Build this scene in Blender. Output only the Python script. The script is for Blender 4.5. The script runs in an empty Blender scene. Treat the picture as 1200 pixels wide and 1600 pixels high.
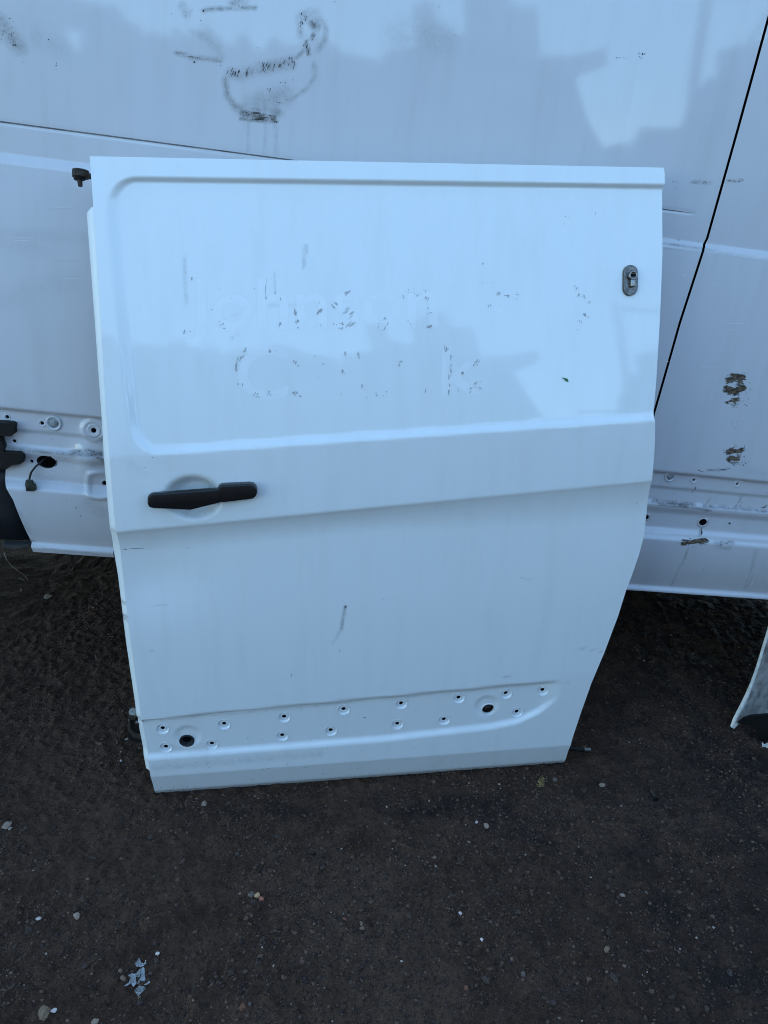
import bpy, bmesh, math, random
import numpy as np
from mathutils import Matrix, Vector

random.seed(7)
rng = np.random.default_rng(7)
SC = bpy.context.scene
COL = SC.collection

# ------------------------------------------------------------------ camera
F_PX, PITCH, ROLL, CAM_H = 1150.0, math.radians(24), math.radians(2.0), 1.37
_F = np.array([0, math.cos(PITCH), -math.sin(PITCH)])
_U0 = np.array([0, math.sin(PITCH), math.cos(PITCH)])
_R0 = np.array([1.0, 0, 0])
CR = math.cos(ROLL) * _R0 + math.sin(ROLL) * _U0
CU = math.cos(ROLL) * _U0 - math.sin(ROLL) * _R0
CC = np.array([0, 0, CAM_H])
cam = bpy.data.objects.new("camera", bpy.data.cameras.new("camera"))
COL.objects.link(cam)
cam.data.sensor_fit = 'VERTICAL'
cam.data.sensor_height = 36
cam.data.lens = 36 * F_PX / 1600
cam.data.clip_start = 0.02
cam.data.clip_end = 2000
cam.matrix_world = Matrix(((CR[0], CU[0], -_F[0], CC[0]), (CR[1], CU[1], -_F[1], CC[1]),
                           (CR[2], CU[2], -_F[2], CC[2]), (0, 0, 0, 1)))
SC.camera = cam

# ------------------------------------------------------------------ daylight: sun low behind the van, the yard side in open shade
SUN_EL, SUN_AZ = math.radians(33), math.radians(-12)
world = bpy.data.worlds.new("World")
SC.world = world
world.use_nodes = True
wn = world.node_tree.nodes
sky = wn.new("ShaderNodeTexSky")
sky.sky_type = 'NISHITA'
sky.sun_disc = False
sky.sun_elevation = SUN_EL
sky.sun_rotation = SUN_AZ
sky.air_density = 1.0
sky.dust_density = 0.0
sky.ozone_density = 2.7
wn["Background"].inputs["Strength"].default_value = 0.15
tint = wn.new("ShaderNodeMix")            # the camera's daylight balance leans a little to cyan
tint.data_type = 'RGBA'; tint.blend_type = 'MULTIPLY'; tint.inputs[0].default_value = 1.0
tint.inputs[7].default_value = (0.91, 0.99, 0.925, 1)
world.node_tree.links.new(sky.outputs[0], tint.inputs[6])
world.node_tree.links.new(tint.outputs[2], wn["Background"].inputs[0])
sun = bpy.data.objects.new("sun", bpy.data.lights.new("sun", 'SUN'))
COL.objects.link(sun)
sun.data.energy = 2.0
sun.data.angle = math.radians(0.5)
sun.data.color = (1.0, 0.95, 0.87)
_sd = Vector((math.sin(SUN_AZ) * math.cos(SUN_EL), math.cos(SUN_AZ) * math.cos(SUN_EL), math.sin(SUN_EL)))
sun.rotation_euler = _sd.to_track_quat('Z', 'Y').to_euler()
SC.view_settings.view_transform = 'Standard'
SC.view_settings.look = 'None'
SC.view_settings.gamma = 1
SC.view_settings.use_curve_mapping = False
SC.view_settings.exposure = 2.17
SC.render.engine = 'CYCLES'
SC.cycles.max_bounces = 8
SC.cycles.filter_width = 1.0
SC.cycles.use_denoising = True
SC.cycles.denoiser = 'OPENIMAGEDENOISE'
SC.cycles.denoising_input_passes = 'RGB_ALBEDO_NORMAL'
SC.cycles.denoising_prefilter = 'NONE'      # keeps the grain of the dirt

# ------------------------------------------------------------------ helpers: rays and surfaces
def ray(x, y):
    x = np.asarray(x, float); y = np.asarray(y, float)
    return _F + ((x - 600) / F_PX)[..., None] * CR - ((y - 800) / F_PX)[..., None] * CU

def unit(v):
    v = np.asarray(v, float)
    return v / np.linalg.norm(v)

def ground_hit(x, y, z=0.0):
    d = ray(x, y)
    t = (z - CC[2]) / d[..., 2]
    return CC + t[..., None] * d

def S(t):
    t = np.clip(t, 0, 1)
    return t * t * (3 - 2 * t)

class Surf:
    """a frame with u right, v up, n outwards and a relief n = D(u, v)"""
    def __init__(s, O, U, V):
        s.O = np.asarray(O, float); s.U = unit(U)
        V = np.asarray(V, float); s.V = unit(V - (V @ s.U) * s.U); s.N = np.cross(s.U, s.V)
        s.D = lambda u, v: np.zeros_like(u)
    def at(s, x, y, n):
        d = ray(x, y); O = s.O + np.multiply.outer(np.asarray(n, float), s.N)
        t = ((O - CC) @ s.N) / (d @ s.N)
        P = CC + t[..., None] * d - s.O
        return P @ s.U, P @ s.V
    def pix(s, x, y, dn=0.0, it=6):
        x = np.asarray(x, float); y = np.asarray(y, float)
        n = np.zeros_like(x)
        for _ in range(it):
            u, v = s.at(x, y, n); n = s.D(u, v) + dn
        return u, v
    def loc(s, u, v, dn=0.0):
        u = np.asarray(u, float); v = np.asarray(v, float)
        return np.stack([u, -(s.D(u, v) + dn), v], -1)
    def world(s, L):
        L = np.asarray(L, float)
        return s.O + L[..., 0:1] * s.U - L[..., 1:2] * s.N + L[..., 2:3] * s.V
    def matrix(s):
        Y = -s.N
        return Matrix(((s.U[0], Y[0], s.V[0], s.O[0]), (s.U[1], Y[1], s.V[1], s.O[1]),
                       (s.U[2], Y[2], s.V[2], s.O[2]), (0, 0, 0, 1)))
    def normal_rot(s, u, v, e=0.004):
        """rotation whose local -y looks along the surface normal"""
        a = s.loc(np.array([u + e, u - e, u, u]), np.array([v, v, v + e, v - e]))
        X = unit(a[0] - a[1]); Z = a[2] - a[3]; Z = unit(Z - (Z @ X) * X); Y = np.cross(Z, X)
        return Matrix(((X[0], Y[0], Z[0]), (X[1], Y[1], Z[1]), (X[2], Y[2], Z[2])))

class Noise:
    """smooth value noise in numpy"""
    def __init__(s, seed):
        s.g = np.random.default_rng(seed).random((256, 256)) * 2 - 1
    def __call__(s, x, y, scale):
        x = np.asarray(x) / scale + 100.3; y = np.asarray(y) / scale + 57.7
        xi = np.floor(x).astype(int); yi = np.floor(y).astype(int)
        fx = x - xi; fy = y - yi; fx = fx * fx * (3 - 2 * fx); fy = fy * fy * (3 - 2 * fy)
        g = s.g; a = lambda i, j: g[(xi + i) % 256, (yi + j) % 256]
        return (a(0, 0) * (1 - fx) + a(1, 0) * fx) * (1 - fy) + (a(0, 1) * (1 - fx) + a(1, 1) * fx) * fy
NZ = Noise(3); NZ2 = Noise(11); NZ3 = Noise(23)

def polydist(x, y, pts):
    """distance from points to a polyline"""
    d = np.full(np.shape(x), 1e9)
    pts = np.asarray(pts, float)
    if len(pts) == 1: return np.hypot(x - pts[0, 0], y - pts[0, 1])
    for a, b in zip(pts[:-1], pts[1:]):
        ab = b - a; L = max(ab @ ab, 1e-12)
        t = np.clip(((x - a[0]) * ab[0] + (y - a[1]) * ab[1]) / L, 0, 1)
        d = np.minimum(d, np.hypot(x - a[0] - t * ab[0], y - a[1] - t * ab[1]))
    return d

# ------------------------------------------------------------------ helpers: objects
def link(name, me, mat=None, parent=None, smooth=True):
    o = bpy.data.objects.new(name, me)
    COL.objects.link(o)
    if mat is not None and not me.materials: me.materials.append(mat)
    if smooth and len(me.polygons): me.polygons.foreach_set('use_smooth', np.ones(len(me.polygons), bool))
    if parent is not None: o.parent = parent
    return o

def tag(o, label=None, cat=None, group=None, kind=None):
    for k, v in (('label', label), ('category', cat), ('group', group), ('kind', kind)):
        if v: o[k] = v
    return o

def thing(name, label, cat, M=None, group=None):
    o = bpy.data.objects.new(name, None); COL.objects.link(o)
    o.empty_display_size = 0.1
    if M is not None: o.matrix_world = M
    return tag(o, label, cat, group)

def raw(name, verts, faces):
    me = bpy.data.meshes.new(name)
    me.from_pydata([tuple(map(float, v)) for v in verts], [], [tuple(f) for f in faces])
    me.update()
    return me

def grid_mesh(name, P, keep=None, attrs=None, flip=False):
    nv, nu = P.shape[:2]
    idx = np.arange(nv * nu).reshape(nv, nu)
    q = np.stack([idx[:-1, :-1], idx[:-1, 1:], idx[1:, 1:], idx[1:, :-1]], -1)
    if flip: q = q[..., ::-1]
    q = q.reshape(-1, 4) if keep is None else q[keep]
    used = np.unique(q); remap = np.full(nv * nu, -1); remap[used] = np.arange(len(used))
    q = remap[q]; V = P.reshape(-1, 3)[used]
    me = bpy.data.meshes.new(name)
    me.vertices.add(len(V)); me.vertices.foreach_set('co', V.astype(np.float32).ravel())
    me.loops.add(q.size); me.loops.foreach_set('vertex_index', q.astype(np.int32).ravel())
    me.polygons.add(len(q)); me.polygons.foreach_set('loop_start', np.arange(0, q.size, 4, dtype=np.int32))
    me.polygons.foreach_set('loop_total', np.full(len(q), 4, np.int32))
    for k, a in (attrs or {}).items():
        at = me.attributes.new(k, 'FLOAT', 'POINT')
        at.data.foreach_set('value', a.reshape(-1)[used].astype(np.float32))
    me.update(calc_edges=True)
    return me

def lathe(name, prof, n=24, sx=1.0, sz=1.0, cap=True):
    """prof: (radius, height along -y = outwards)"""
    vs, fs = [], []
    for r, h in prof:
        for k in range(n):
            a = 2 * math.pi * k / n
            vs.append((r * math.cos(a) * sx, -h, r * math.sin(a) * sz))
    for i in range(len(prof) - 1):
        for k in range(n):
            a, b = i * n + k, i * n + (k + 1) % n
            fs.append((a, b, b + n, a + n))
    if cap: fs.append(tuple(range((len(prof) - 1) * n, len(prof) * n)))
    return raw(name, vs, fs)

def bm_mesh(name, bm, bevel=0.0, seg=2):
    if bevel:
        bmesh.ops.bevel(bm, geom=list(bm.edges), offset=bevel, segments=seg, affect='EDGES', profile=0.6)
    bmesh.ops.recalc_face_normals(bm, faces=bm.faces)
    me = bpy.data.meshes.new(name); bm.to_mesh(me); bm.free()
    return me

def box_bm(sx, sy, sz, c=(0, 0, 0), bm=None, rot=None):
    bm = bm or bmesh.new()
    M = Matrix.Translation(c) @ (rot.to_4x4() if rot is not None else Matrix.Identity(4)) @ Matrix.Diagonal((sx, sy, sz, 1))
    bmesh.ops.create_cube(bm, size=1, matrix=M)
    return bm

def cyl_bm(p, q, r, n=16, r2=None, bm=None):
    bm = bm or bmesh.new()
    p = Vector(p); q = Vector(q); d = q - p
    M = Matrix.Translation((p + q) / 2) @ d.to_track_quat('Z', 'Y').to_matrix().to_4x4()
    bmesh.ops.create_cone(bm, cap_ends=True, segments=n, radius1=r, radius2=r if r2 is None else r2, depth=d.length, matrix=M)
    return bm

def tube(name, pts, r, n=8):
    pts = [Vector(p) for p in pts]; vs, fs = [], []
    for i, p in enumerate(pts):
        t = (pts[min(i + 1, len(pts) - 1)] - pts[max(i - 1, 0)]).normalized()
        a = t.orthogonal().normalized() if i == 0 else (a - t * a.dot(t)).normalized()
        b = t.cross(a); rr = r[i] if hasattr(r, '__len__') else r
        for k in range(n):
            w = 2 * math.pi * k / n
            vs.append(p + (a * math.cos(w) + b * math.sin(w)) * rr)
    for i in range(len(pts) - 1):
        for k in range(n):
            x, y = i * n + k, i * n + (k + 1) % n
            fs.append((x, y, y + n, x + n))
    fs.append(tuple(range(n))[::-1]); fs.append(tuple(range((len(pts) - 1) * n, len(pts) * n)))
    return raw(name, vs, fs)

# ------------------------------------------------------------------ materials
class MatB:
    def __init__(s, name):
        s.m = bpy.data.materials.new(name); s.m.use_nodes = True
        s.nt = s.m.node_tree; s.b = s.nt.nodes["Principled BSDF"]
    def n(s, typ, **kw):
        nd = s.nt.nodes.new(typ)
        for k, v in kw.items():
            if hasattr(nd, k) and k not in ('inputs',): setattr(nd, k, v)
        return nd
    def l(s, a, b): s.nt.links.new(a, b)
    def coord(s, scale=(1, 1, 1), rot=(0, 0, 0)):
        tc = s.n('ShaderNodeTexCoord'); mp = s.n('ShaderNodeMapping')
        mp.inputs['Scale'].default_value = scale; mp.inputs['Rotation'].default_value = rot
        s.l(tc.outputs['Object'], mp.inputs[0]); return mp.outputs[0]
    def noise(s, scale, detail=4, rough=0.55, co=None, dist=0.0):
        nd = s.n('ShaderNodeTexNoise'); nd.inputs['Scale'].default_value = scale
        nd.inputs['Detail'].default_value = detail; nd.inputs['Roughness'].default_value = rough
        nd.inputs['Distortion'].default_value = dist
        if co is None: co = s.coord()
        s.l(co, nd.inputs['Vector']); return nd.outputs['Fac']
    def ramp(s, fac, p0, p1, c0=0.0, c1=1.0):
        r = s.n('ShaderNodeMapRange'); r.inputs[1].default_value = p0; r.inputs[2].default_value = p1
        r.inputs[3].default_value = c0; r.inputs[4].default_value = c1
        r.interpolation_type = 'SMOOTHSTEP'; r.clamp = True
        s.l(fac, r.inputs[0]); return r.outputs[0]
    def math(s, op, a, b=None):
        m = s.n('ShaderNodeMath'); m.operation = op
        for i, x in enumerate((a, b)):
            if x is None: continue
            if isinstance(x, (int, float)): m.inputs[i].default_value = x
            else: s.l(x, m.inputs[i])
        return m.outputs[0]
    def mix(s, fac, a, b):
        m = s.n('ShaderNodeMix'); m.data_type = 'RGBA'
        if isinstance(fac, (int, float)): m.inputs[0].default_value = fac
        else: s.l(fac, m.inputs[0])
        for x, i in ((a, 6), (b, 7)):
            if isinstance(x, tuple): m.inputs[i].default_value = (*x, 1)
            else: s.l(x, m.inputs[i])
        return m.outputs[2]
    def attr(s, name):
        a = s.n('ShaderNodeAttribute'); a.attribute_name = name; return a.outputs['Fac']
    def bump(s, h, strength, dist=0.001, prev=None):
        b = s.n('ShaderNodeBump'); b.inputs['Strength'].default_value = strength; b.inputs['Distance'].default_value = dist
        s.l(h, b.inputs['Height'])
        if prev is not None: s.l(prev, b.inputs['Normal'])
        return b.outputs[0]
    def set(s, **kw):
        for k, v in kw.items():
            i = s.b.inputs[k.replace('_', ' ')]
            if isinstance(v, (int, float)): i.default_value = v
            elif isinstance(v, tuple): i.default_value = (*v, 1)
            else: s.l(v, i)
        return s

def paint_material(name, col, dirt, rough, coat, coat_rough, spk=0.22):
    m = MatB(name)
    streak = m.noise(9, 6, 0.6, m.coord((3.0, 3.0, 0.35)))
    film = m.noise(3.2, 5, 0.6)
    speck = m.noise(420, 2, 0.5)
    base = m.mix(m.math('MULTIPLY', m.ramp(streak, 0.42, 0.75), dirt), col, (col[0] * 0.74, col[1] * 0.72, col[2] * 0.68))
    base = m.mix(m.math('MULTIPLY', m.ramp(film, 0.45, 0.8), dirt * 0.8), base, (col[0] * 0.8, col[1] * 0.78, col[2] * 0.74))
    base = m.mix(m.ramp(speck, 0.79, 0.82, 0, spk), base, (0.30, 0.28, 0.25))
    # grime: soft rubbed dirt with a shape of its own
    g = m.attr('grime')
    gn = m.noise(60, 5, 0.7); gf = m.noise(330, 3, 0.6)
    gm = m.math('MULTIPLY', m.math('MINIMUM', m.math('MULTIPLY', g, 1.2), 1.0), m.ramp(m.math('ADD', m.math('MULTIPLY', gn, 0.6), m.math('MULTIPLY', gf, 0.4)), 0.36, 0.62, 0.25, 1.0))
    base = m.mix(gm, base, (0.088, 0.076, 0.064))
    # rust: bare flaked patches with ragged edges
    r = m.attr('rust')
    rn = m.noise(120, 6, 0.75, m.coord((0.5, 1, 1.7)))
    rm = m.ramp(m.math('ADD', r, m.math('MULTIPLY', m.math('MULTIPLY', m.math('SUBTRACT', rn, 0.5), 3.0), m.math('MINIMUM', m.math('MULTIPLY', r, 4.0), 1.0))), 0.46, 0.54)
    rc = m.mix(m.ramp(m.noise(140, 4, 0.7), 0.42, 0.62), (0.045, 0.026, 0.014), (0.19, 0.135, 0.085))
    base = m.mix(rm, base, rc)
    m.set(Base_Color=base)
    ro = m.ramp(film, 0.3, 0.8, rough, rough + 0.15)
    m.set(Roughness=m.math('ADD', ro, m.math('MULTIPLY', m.math('MAXIMUM', gm, rm), 0.4)))
    cw = m.math('MULTIPLY', m.math('SUBTRACT', 1.0, m.math('MAXIMUM', gm, rm)), coat)
    m.set(Coat_Weight=cw, Coat_Roughness=coat_rough, Coat_IOR=1.5)
    peel = m.noise(260, 2, 0.5)
    nb = m.bump(peel, 0.05, 0.0006)
    nb = m.bump(m.math('MULTIPLY', rm, m.noise(160, 4, 0.7)), 0.9, 0.0025, nb)
    m.set(Normal=nb)
    return m.m

def simple(name, col, rough=0.5, metal=0.0, var=0.25, scale=60, bump=0.0, col2=None, coat=0.0, spec=0.5):
    m = MatB(name)
    n1 = m.noise(scale, 5, 0.6)
    m.set(Base_Color=m.mix(m.ramp(n1, 0.35, 0.7), col, col2 or tuple(c * (1 - var) for c in col)),
          Roughness=m.ramp(n1, 0.3, 0.75, rough * 0.85, min(1, rough * 1.2)), Metallic=metal, Coat_Weight=coat)
    m.b.inputs['Specular IOR Level'].default_value = spec
    if bump: m.set(Normal=m.bump(m.noise(scale * 3, 4, 0.6), bump, 0.001))
    return m.m

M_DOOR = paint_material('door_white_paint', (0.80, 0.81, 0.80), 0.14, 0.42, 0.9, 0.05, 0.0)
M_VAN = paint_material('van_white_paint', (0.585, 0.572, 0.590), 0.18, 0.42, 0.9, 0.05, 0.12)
M_FRAME = paint_material('inner_frame_paint', (0.84, 0.84, 0.82), 0.1, 0.45, 0.4, 0.2)
M_BLACKP = simple('black_plastic', (0.010, 0.009, 0.008), 0.6, 0, 0.3, 120, 0.12, spec=.25)
M_RUBBER = simple('black_rubber', (0.010, 0.010, 0.010), 0.6, 0, 0.3, 90, 0.1)
M_DARK = simple('dark_cavity', (0.010, 0.010, 0.011), 0.9, 0, 0.3, 20, spec=0.1)
M_STEEL = simple('brushed_steel', (0.36, 0.34, 0.31), 0.36, 1.0, 0.35, 300, 0.08)
M_STEEL_D = simple('worn_lock_plate', (0.20, 0.18, 0.17), 0.42, 1.0, 0.45, 180, 0.12)
M_RUSTM = simple('rusty_metal', (0.050, 0.033, 0.024), 0.62, 0.5, 0.5, 150, 0.5, col2=(0.024, 0.02, 0.018))
M_BRASS = simple('dull_zinc', (0.45, 0.41, 0.33), 0.4, 1.0, 0.3, 200, 0.1)
M_RESID = simple('adhesive_residue', (0.52, 0.51, 0.50), 0.8, 0, 0.4, 500)
M_GHOST = simple('faded_lettering', (0.836, 0.843, 0.836), 0.46, 0, 0.02, 40, coat=0.6)
M_SCRATCH = simple('scratch_dirt', (0.055, 0.05, 0.043), 0.8, 0, 0.5, 500)
M_PALE = simple('pale_scuff', (0.68, 0.685, 0.68), 0.7, 0, 0.1, 200)
M_GREEN = simple('green_leaf', (0.035, 0.16, 0.045), 0.5, 0, 0.3, 300)
M_BACKP = simple('weathered_bumper_back', (0.42, 0.39, 0.35), 0.75, 0, 0.55, 30, 0.2, col2=(0.16, 0.145, 0.13))
M_BUMP = simple('white_bumper_skin', (0.80, 0.77, 0.70), 0.4, 0, 0.25, 60, 0.1)

# ------------------------------------------------------------------ ground: one sheet to the horizon, fine near the door
GX0, GSL = -0.52, 0.016
def ground_z(x, y, fine=True):
    x = np.asarray(x, float); y = np.asarray(y, float)
    near = np.exp(-((x - 0.05) / 3.0) ** 2 - ((y - 1.2) / 3.0) ** 2)
    z = GSL * np.clip(x - GX0, -1.2, 1.4) * near
    z = z + (NZ(x, y, 0.42) * 0.004 + NZ2(x, y, 0.13) * 0.0024) * near
    if fine:
        z = z + (np.abs(NZ3(x, y, 0.034)) * 0.0036 + NZ(.8 * x + .6 * y, .8 * y - .6 * x, 0.021) * 0.0036 + np.maximum(NZ2(.6 * x + .8 * y, .6 * y - .8 * x, 0.0125) - .05, 0) * 0.0080 + NZ3(x, y, 0.0085) * 0.0016) * near
        # shallow potholes at the near left corner, a worn rut
        z = z - 0.012 * np.exp(-((x + 0.56) / 0.05) ** 2 - ((y - 0.70) / 0.035) ** 2)
        z = z - 0.010 * np.exp(-((x + 0.47) / 0.035) ** 2 - ((y - 0.675) / 0.04) ** 2)
    # keep the ground just under the door's lower edge
    return z - 0.0125 * near

def gpix(x, y, it=5):
    """the point of the ground behind a pixel of the photograph"""
    x = np.asarray(x, float); y = np.asarray(y, float); z = np.zeros_like(x)
    for _ in range(it):
        d = ray(x, y); t = (z - CC[2]) / d[..., 2]; P = CC + t[..., None] * d
        z = ground_z(P[..., 0], P[..., 1])
    P[..., 2] = z
    return P

def ground_material():
    m = MatB('black_dirt_asphalt')
    big = m.noise(1.7, 5, 0.6); mid = m.noise(16, 6, 0.7); fine = m.noise(120, 6, 0.75); grit = m.noise(430, 3, 0.6); crumbs = m.noise(210, 2, 0.5)
    base = m.mix(m.ramp(mid, 0.36, 0.66), (0.060, 0.034, 0.019), (0.098, 0.058, 0.033))
    base = m.mix(m.ramp(big, 0.42, 0.62, 0, 0.65), base, (0.118, 0.073, 0.043))
    base = m.mix(m.ramp(fine, 0.50, 0.62, 0, 0.8), base, (0.028, 0.017, 0.011))
    base = m.mix(m.ramp(crumbs, 0.64, 0.70, 0, 0.6), base, (0.16, 0.105, 0.066))
    base = m.mix(m.ramp(grit, 0.69, 0.74, 0, 0.5), base, (0.24, 0.18, 0.125))
    oil_shade = m.math('MULTIPLY', m.attr('oil_shade'), m.ramp(m.noise(9, 7, 0.75), 0.40, 0.56, 0.12, 1.0))
    base = m.mix(m.math('MULTIPLY', oil_shade, 0.82), base, (0.012, 0.0095, 0.0085))
    base = m.mix(1.0, base, (1.0, 0.90, 0.98)); base.node.blend_type = 'MULTIPLY'
    m.set(Base_Color=base, Roughness=m.math('SUBTRACT', 0.95, m.math('MULTIPLY', oil_shade, 0.25)))
    m.b.inputs['Specular IOR Level'].default_value = 0.18
    nb = m.bump(mid, 0.6, 0.010)
    nb = m.bump(fine, 1.0, 0.006, nb)
    nb = m.bump(grit, 0.9, 0.0022, nb)
    m.set(Normal=nb)
    return m.m
M_GROUND = ground_material()

def axis(a, b, step, lo, hi):
    core = np.arange(a, b, step); out = []; x, d = b, step
    while x < hi: out.append(x); d *= 1.22; x += d
    lo_ = []; x, d = a, step
    while x > lo: d *= 1.22; x -= d; lo_.append(x)
    return np.concatenate([lo_[::-1], core, out])
gx = axis(-1.20, 1.40, 0.0042, -420, 420); gy = axis(0.50, 2.45, 0.0042, -420, 420)
GXX, GYY = np.meshgrid(gx, gy)
oil_shade = np.zeros_like(GXX)  # oil stains, with shade at the right and under the van painted in
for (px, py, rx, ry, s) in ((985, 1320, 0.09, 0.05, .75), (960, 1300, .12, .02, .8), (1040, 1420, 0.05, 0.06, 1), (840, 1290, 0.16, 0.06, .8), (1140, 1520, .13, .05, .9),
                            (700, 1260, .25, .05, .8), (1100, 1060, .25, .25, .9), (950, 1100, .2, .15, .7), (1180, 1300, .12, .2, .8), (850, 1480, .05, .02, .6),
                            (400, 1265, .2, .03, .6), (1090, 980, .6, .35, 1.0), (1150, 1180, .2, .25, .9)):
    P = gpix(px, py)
    oil_shade = np.maximum(oil_shade, s * S(1.6 - 1.25 * np.hypot((GXX - P[0]) / rx, (GYY - P[1]) / ry)))
oil_shade = np.maximum(oil_shade, 0.55 * S((GXX - 0.05) / 0.7))  # darker towards the right: that side's shade put into the colour
g = link('ground', grid_mesh('ground', np.stack([GXX, GYY, ground_z(GXX, GYY)], -1), attrs={'oil_shade': oil_shade}), M_GROUND)
tag(g, kind='structure')

# ------------------------------------------------------------------ the loose sliding door: its frame
_BL = ground_hit(247, 1244)
_TL = CC + ray(140, 244) * 1.0
U_D = unit(ray(10640, 454))
for t in np.linspace(1.0, 2.2, 2401):
    P = CC + ray(140, 244) * t; Q = P + 1.10 * U_D - CC
    if 600 + F_PX * (Q @ CR) / (Q @ _F) <= 1037: _TL = P; break
door = Surf(_BL, U_D, _TL - _BL)
DH = (_TL - _BL) @ door.V

def uv_line(surf, a, b, n):
    u0, v0 = surf.at(*a, n); u1, v1 = surf.at(*b, n)
    k = (v1 - v0) / (u1 - u0)
    return float(v0 - k * u0), float(k)
def line_fn(l): return lambda u: l[0] + l[1] * u
Lsill = line_fn(uv_line(door, (237, 1219), (850, 1172), 0.026))
L3 = line_fn(uv_line(door, (222, 1130), (895, 1066), 0.046))
L2 = line_fn(uv_line(door, (182, 830), (1015, 750), 0.076))
L1 = line_fn(uv_line(door, (212, 711), (1020, 655), 0.080))
_lt = uv_line(door, (200, 275), (1037, 287), 0.005); LT = line_fn(_lt)
_ul = [door.at(x, y, n) for x, y, n in ((165, 330, .008), (176, 450, .032), (188, 570, .057), (203, 700, .078))]
_ulv = np.array([p[1] for p in _ul])[::-1]; _ulu = np.array([p[0] for p in _ul])[::-1]
_l4 = [door.at(x, y, 0.036) for x, y in ((233, 1188), (600, 1159), (770, 1139), (812, 1130), (845, 1113), (875, 1088), (893, 1068), (930, 1040))]
_l4u = np.array([p[0] for p in _l4]); _l4v = np.array([p[1] for p in _l4])
def dpt(x, y, n): a = door.at(x, y, n); return float(a[0]), float(a[1])
CUP = dpt(303, 776, 0.070); BIG1 = dpt(292, 1157, 0.036); BIG2 = dpt(763, 1109, 0.036); DENT = dpt(238, 905, 0.058)
DN1, DN2 = Noise(5), Noise(6)

def door_D(u, v):
    u = np.asarray(u, float); v = np.asarray(v, float)
    ls, l3, l2, l1 = Lsill(u), L3(u), L2(u), L1(u)
    ys = (0.0, 0.026, 0.046, 0.079, 0.084, 0.0)
    xs = (np.zeros_like(u), ls, l3, l2, l1, np.full_like(u, DH))
    d = np.where(v < 0, 0.0, 0.0)
    for i in range(5):
        t = (v - xs[i]) / np.maximum(xs[i + 1] - xs[i], 1e-6)
        m = (t >= 0) if i == 4 else ((t >= 0) & (t < 1))
        d = np.where(m, ys[i] + (ys[i + 1] - ys[i]) * t, d)
    d = np.where(v < 0, v * 0.8, d)
    d = d + 0.0035 * np.sin(np.clip((v - l1) / (DH - l1), 0, 1) * math.pi)          # crown of the upper panel
    d = d - 0.005 * S((0.016 - v) / 0.02) ** 2                                      # hem turned under
    # step under the belt
    w = 0.062 + 0.030 * S((u - 0.45) / 0.5)
    tb = np.clip((l2 - v) / w, 0, 1); d = d - 0.017 * (1 - (1 - tb) ** 2) * S((l2 - v) / 0.006) + 0.006 * S((l2 - v) / 0.30)
    # upper recess with a rounded corner, open to the right
    ul = np.interp(v, _ulv, _ulu)
    qx, qt, qb = u - ul, LT(u) - v, v - l1
    r = 0.062; qy = np.minimum(qt, qb)
    dd = np.where((qx < r) & (qy < r), r - np.hypot(np.maximum(r - qx, 0), np.maximum(r - qy, 0)), np.minimum(qx, qy))
    side = S((qy - qx) / 0.05 * 0.5 + 0.5)
    wr = 0.010 * (1 - side) + 0.024 * side
    wr = np.where(qb < qt, np.maximum(wr, 0.010), wr)
    d = d - 0.0085 * S(dd / wr)
    # lower trim recess
    l4 = np.interp(u, _l4u, _l4v)
    d = d - 0.009 * S((l3 - v) / 0.005) * S((v - l4 + 0.014) / 0.020) * S((0.985 - u) / 0.06)
    # handle cup
    e = np.hypot((u - CUP[0]) / 0.061, (v - CUP[1]) / 0.0485)
    d = d - 0.030 * S((1.0 - e) / 0.45)
    for b in (BIG1, BIG2):
        d = d - 0.004 * S((0.034 - np.hypot(u - b[0], v - b[1])) / 0.016)
    d = d - 0.009 * np.exp(-((u - DENT[0]) / 0.09) ** 2 - ((v - DENT[1]) / 0.075) ** 2)
    d = d + DN1(u, v, 0.45) * 0.0006 + DN2(u, v, 0.16) * 0.00012
    return d
door.D = door_D

# ------------------------------------------------------------------ the van: its frame
U_V = unit(ray(10300, 1550))
TAU = math.radians(1.8)
_p = CC + ray(590, 245) * ((1.655) / ray(590, 245)[1])
van = Surf(_p, U_V, (0, math.sin(TAU), math.cos(TAU)))
def vline(a, b, n=0.0): return line_fn(uv_line(van, a, b, n))
V_GROOVE = vline((0, 190), (1090, 334))
V_CREASE = vline((0, 244), (1200, 397))
V_STRIP = vline((0, 636), (1200, 752), .03)
V_STEP2 = vline((100, 676), (1200, 774), .02)
V_LEDGE = vline((50, 702), (1200, 801), .02)
V_H1 = vline((100, 752), (1200, 836), .02)
V_H2 = vline((50, 757), (1200, 848), .03)
V_BOT = vline((50, 853), (1200, 933), .0)
VG_END = float(van.at(1092, 334, 0.0)[0])
VN1 = Noise(31)
def vpt(x, y, n=0.0): a = van.at(x, y, n); return float(a[0]), float(a[1])
BOSS = vpt(147, 672, .02); SQB = vpt(157, 755, .02); RUB = vpt(84, 661, .02)
BULGE = vpt(140, 722, .02)

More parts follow.
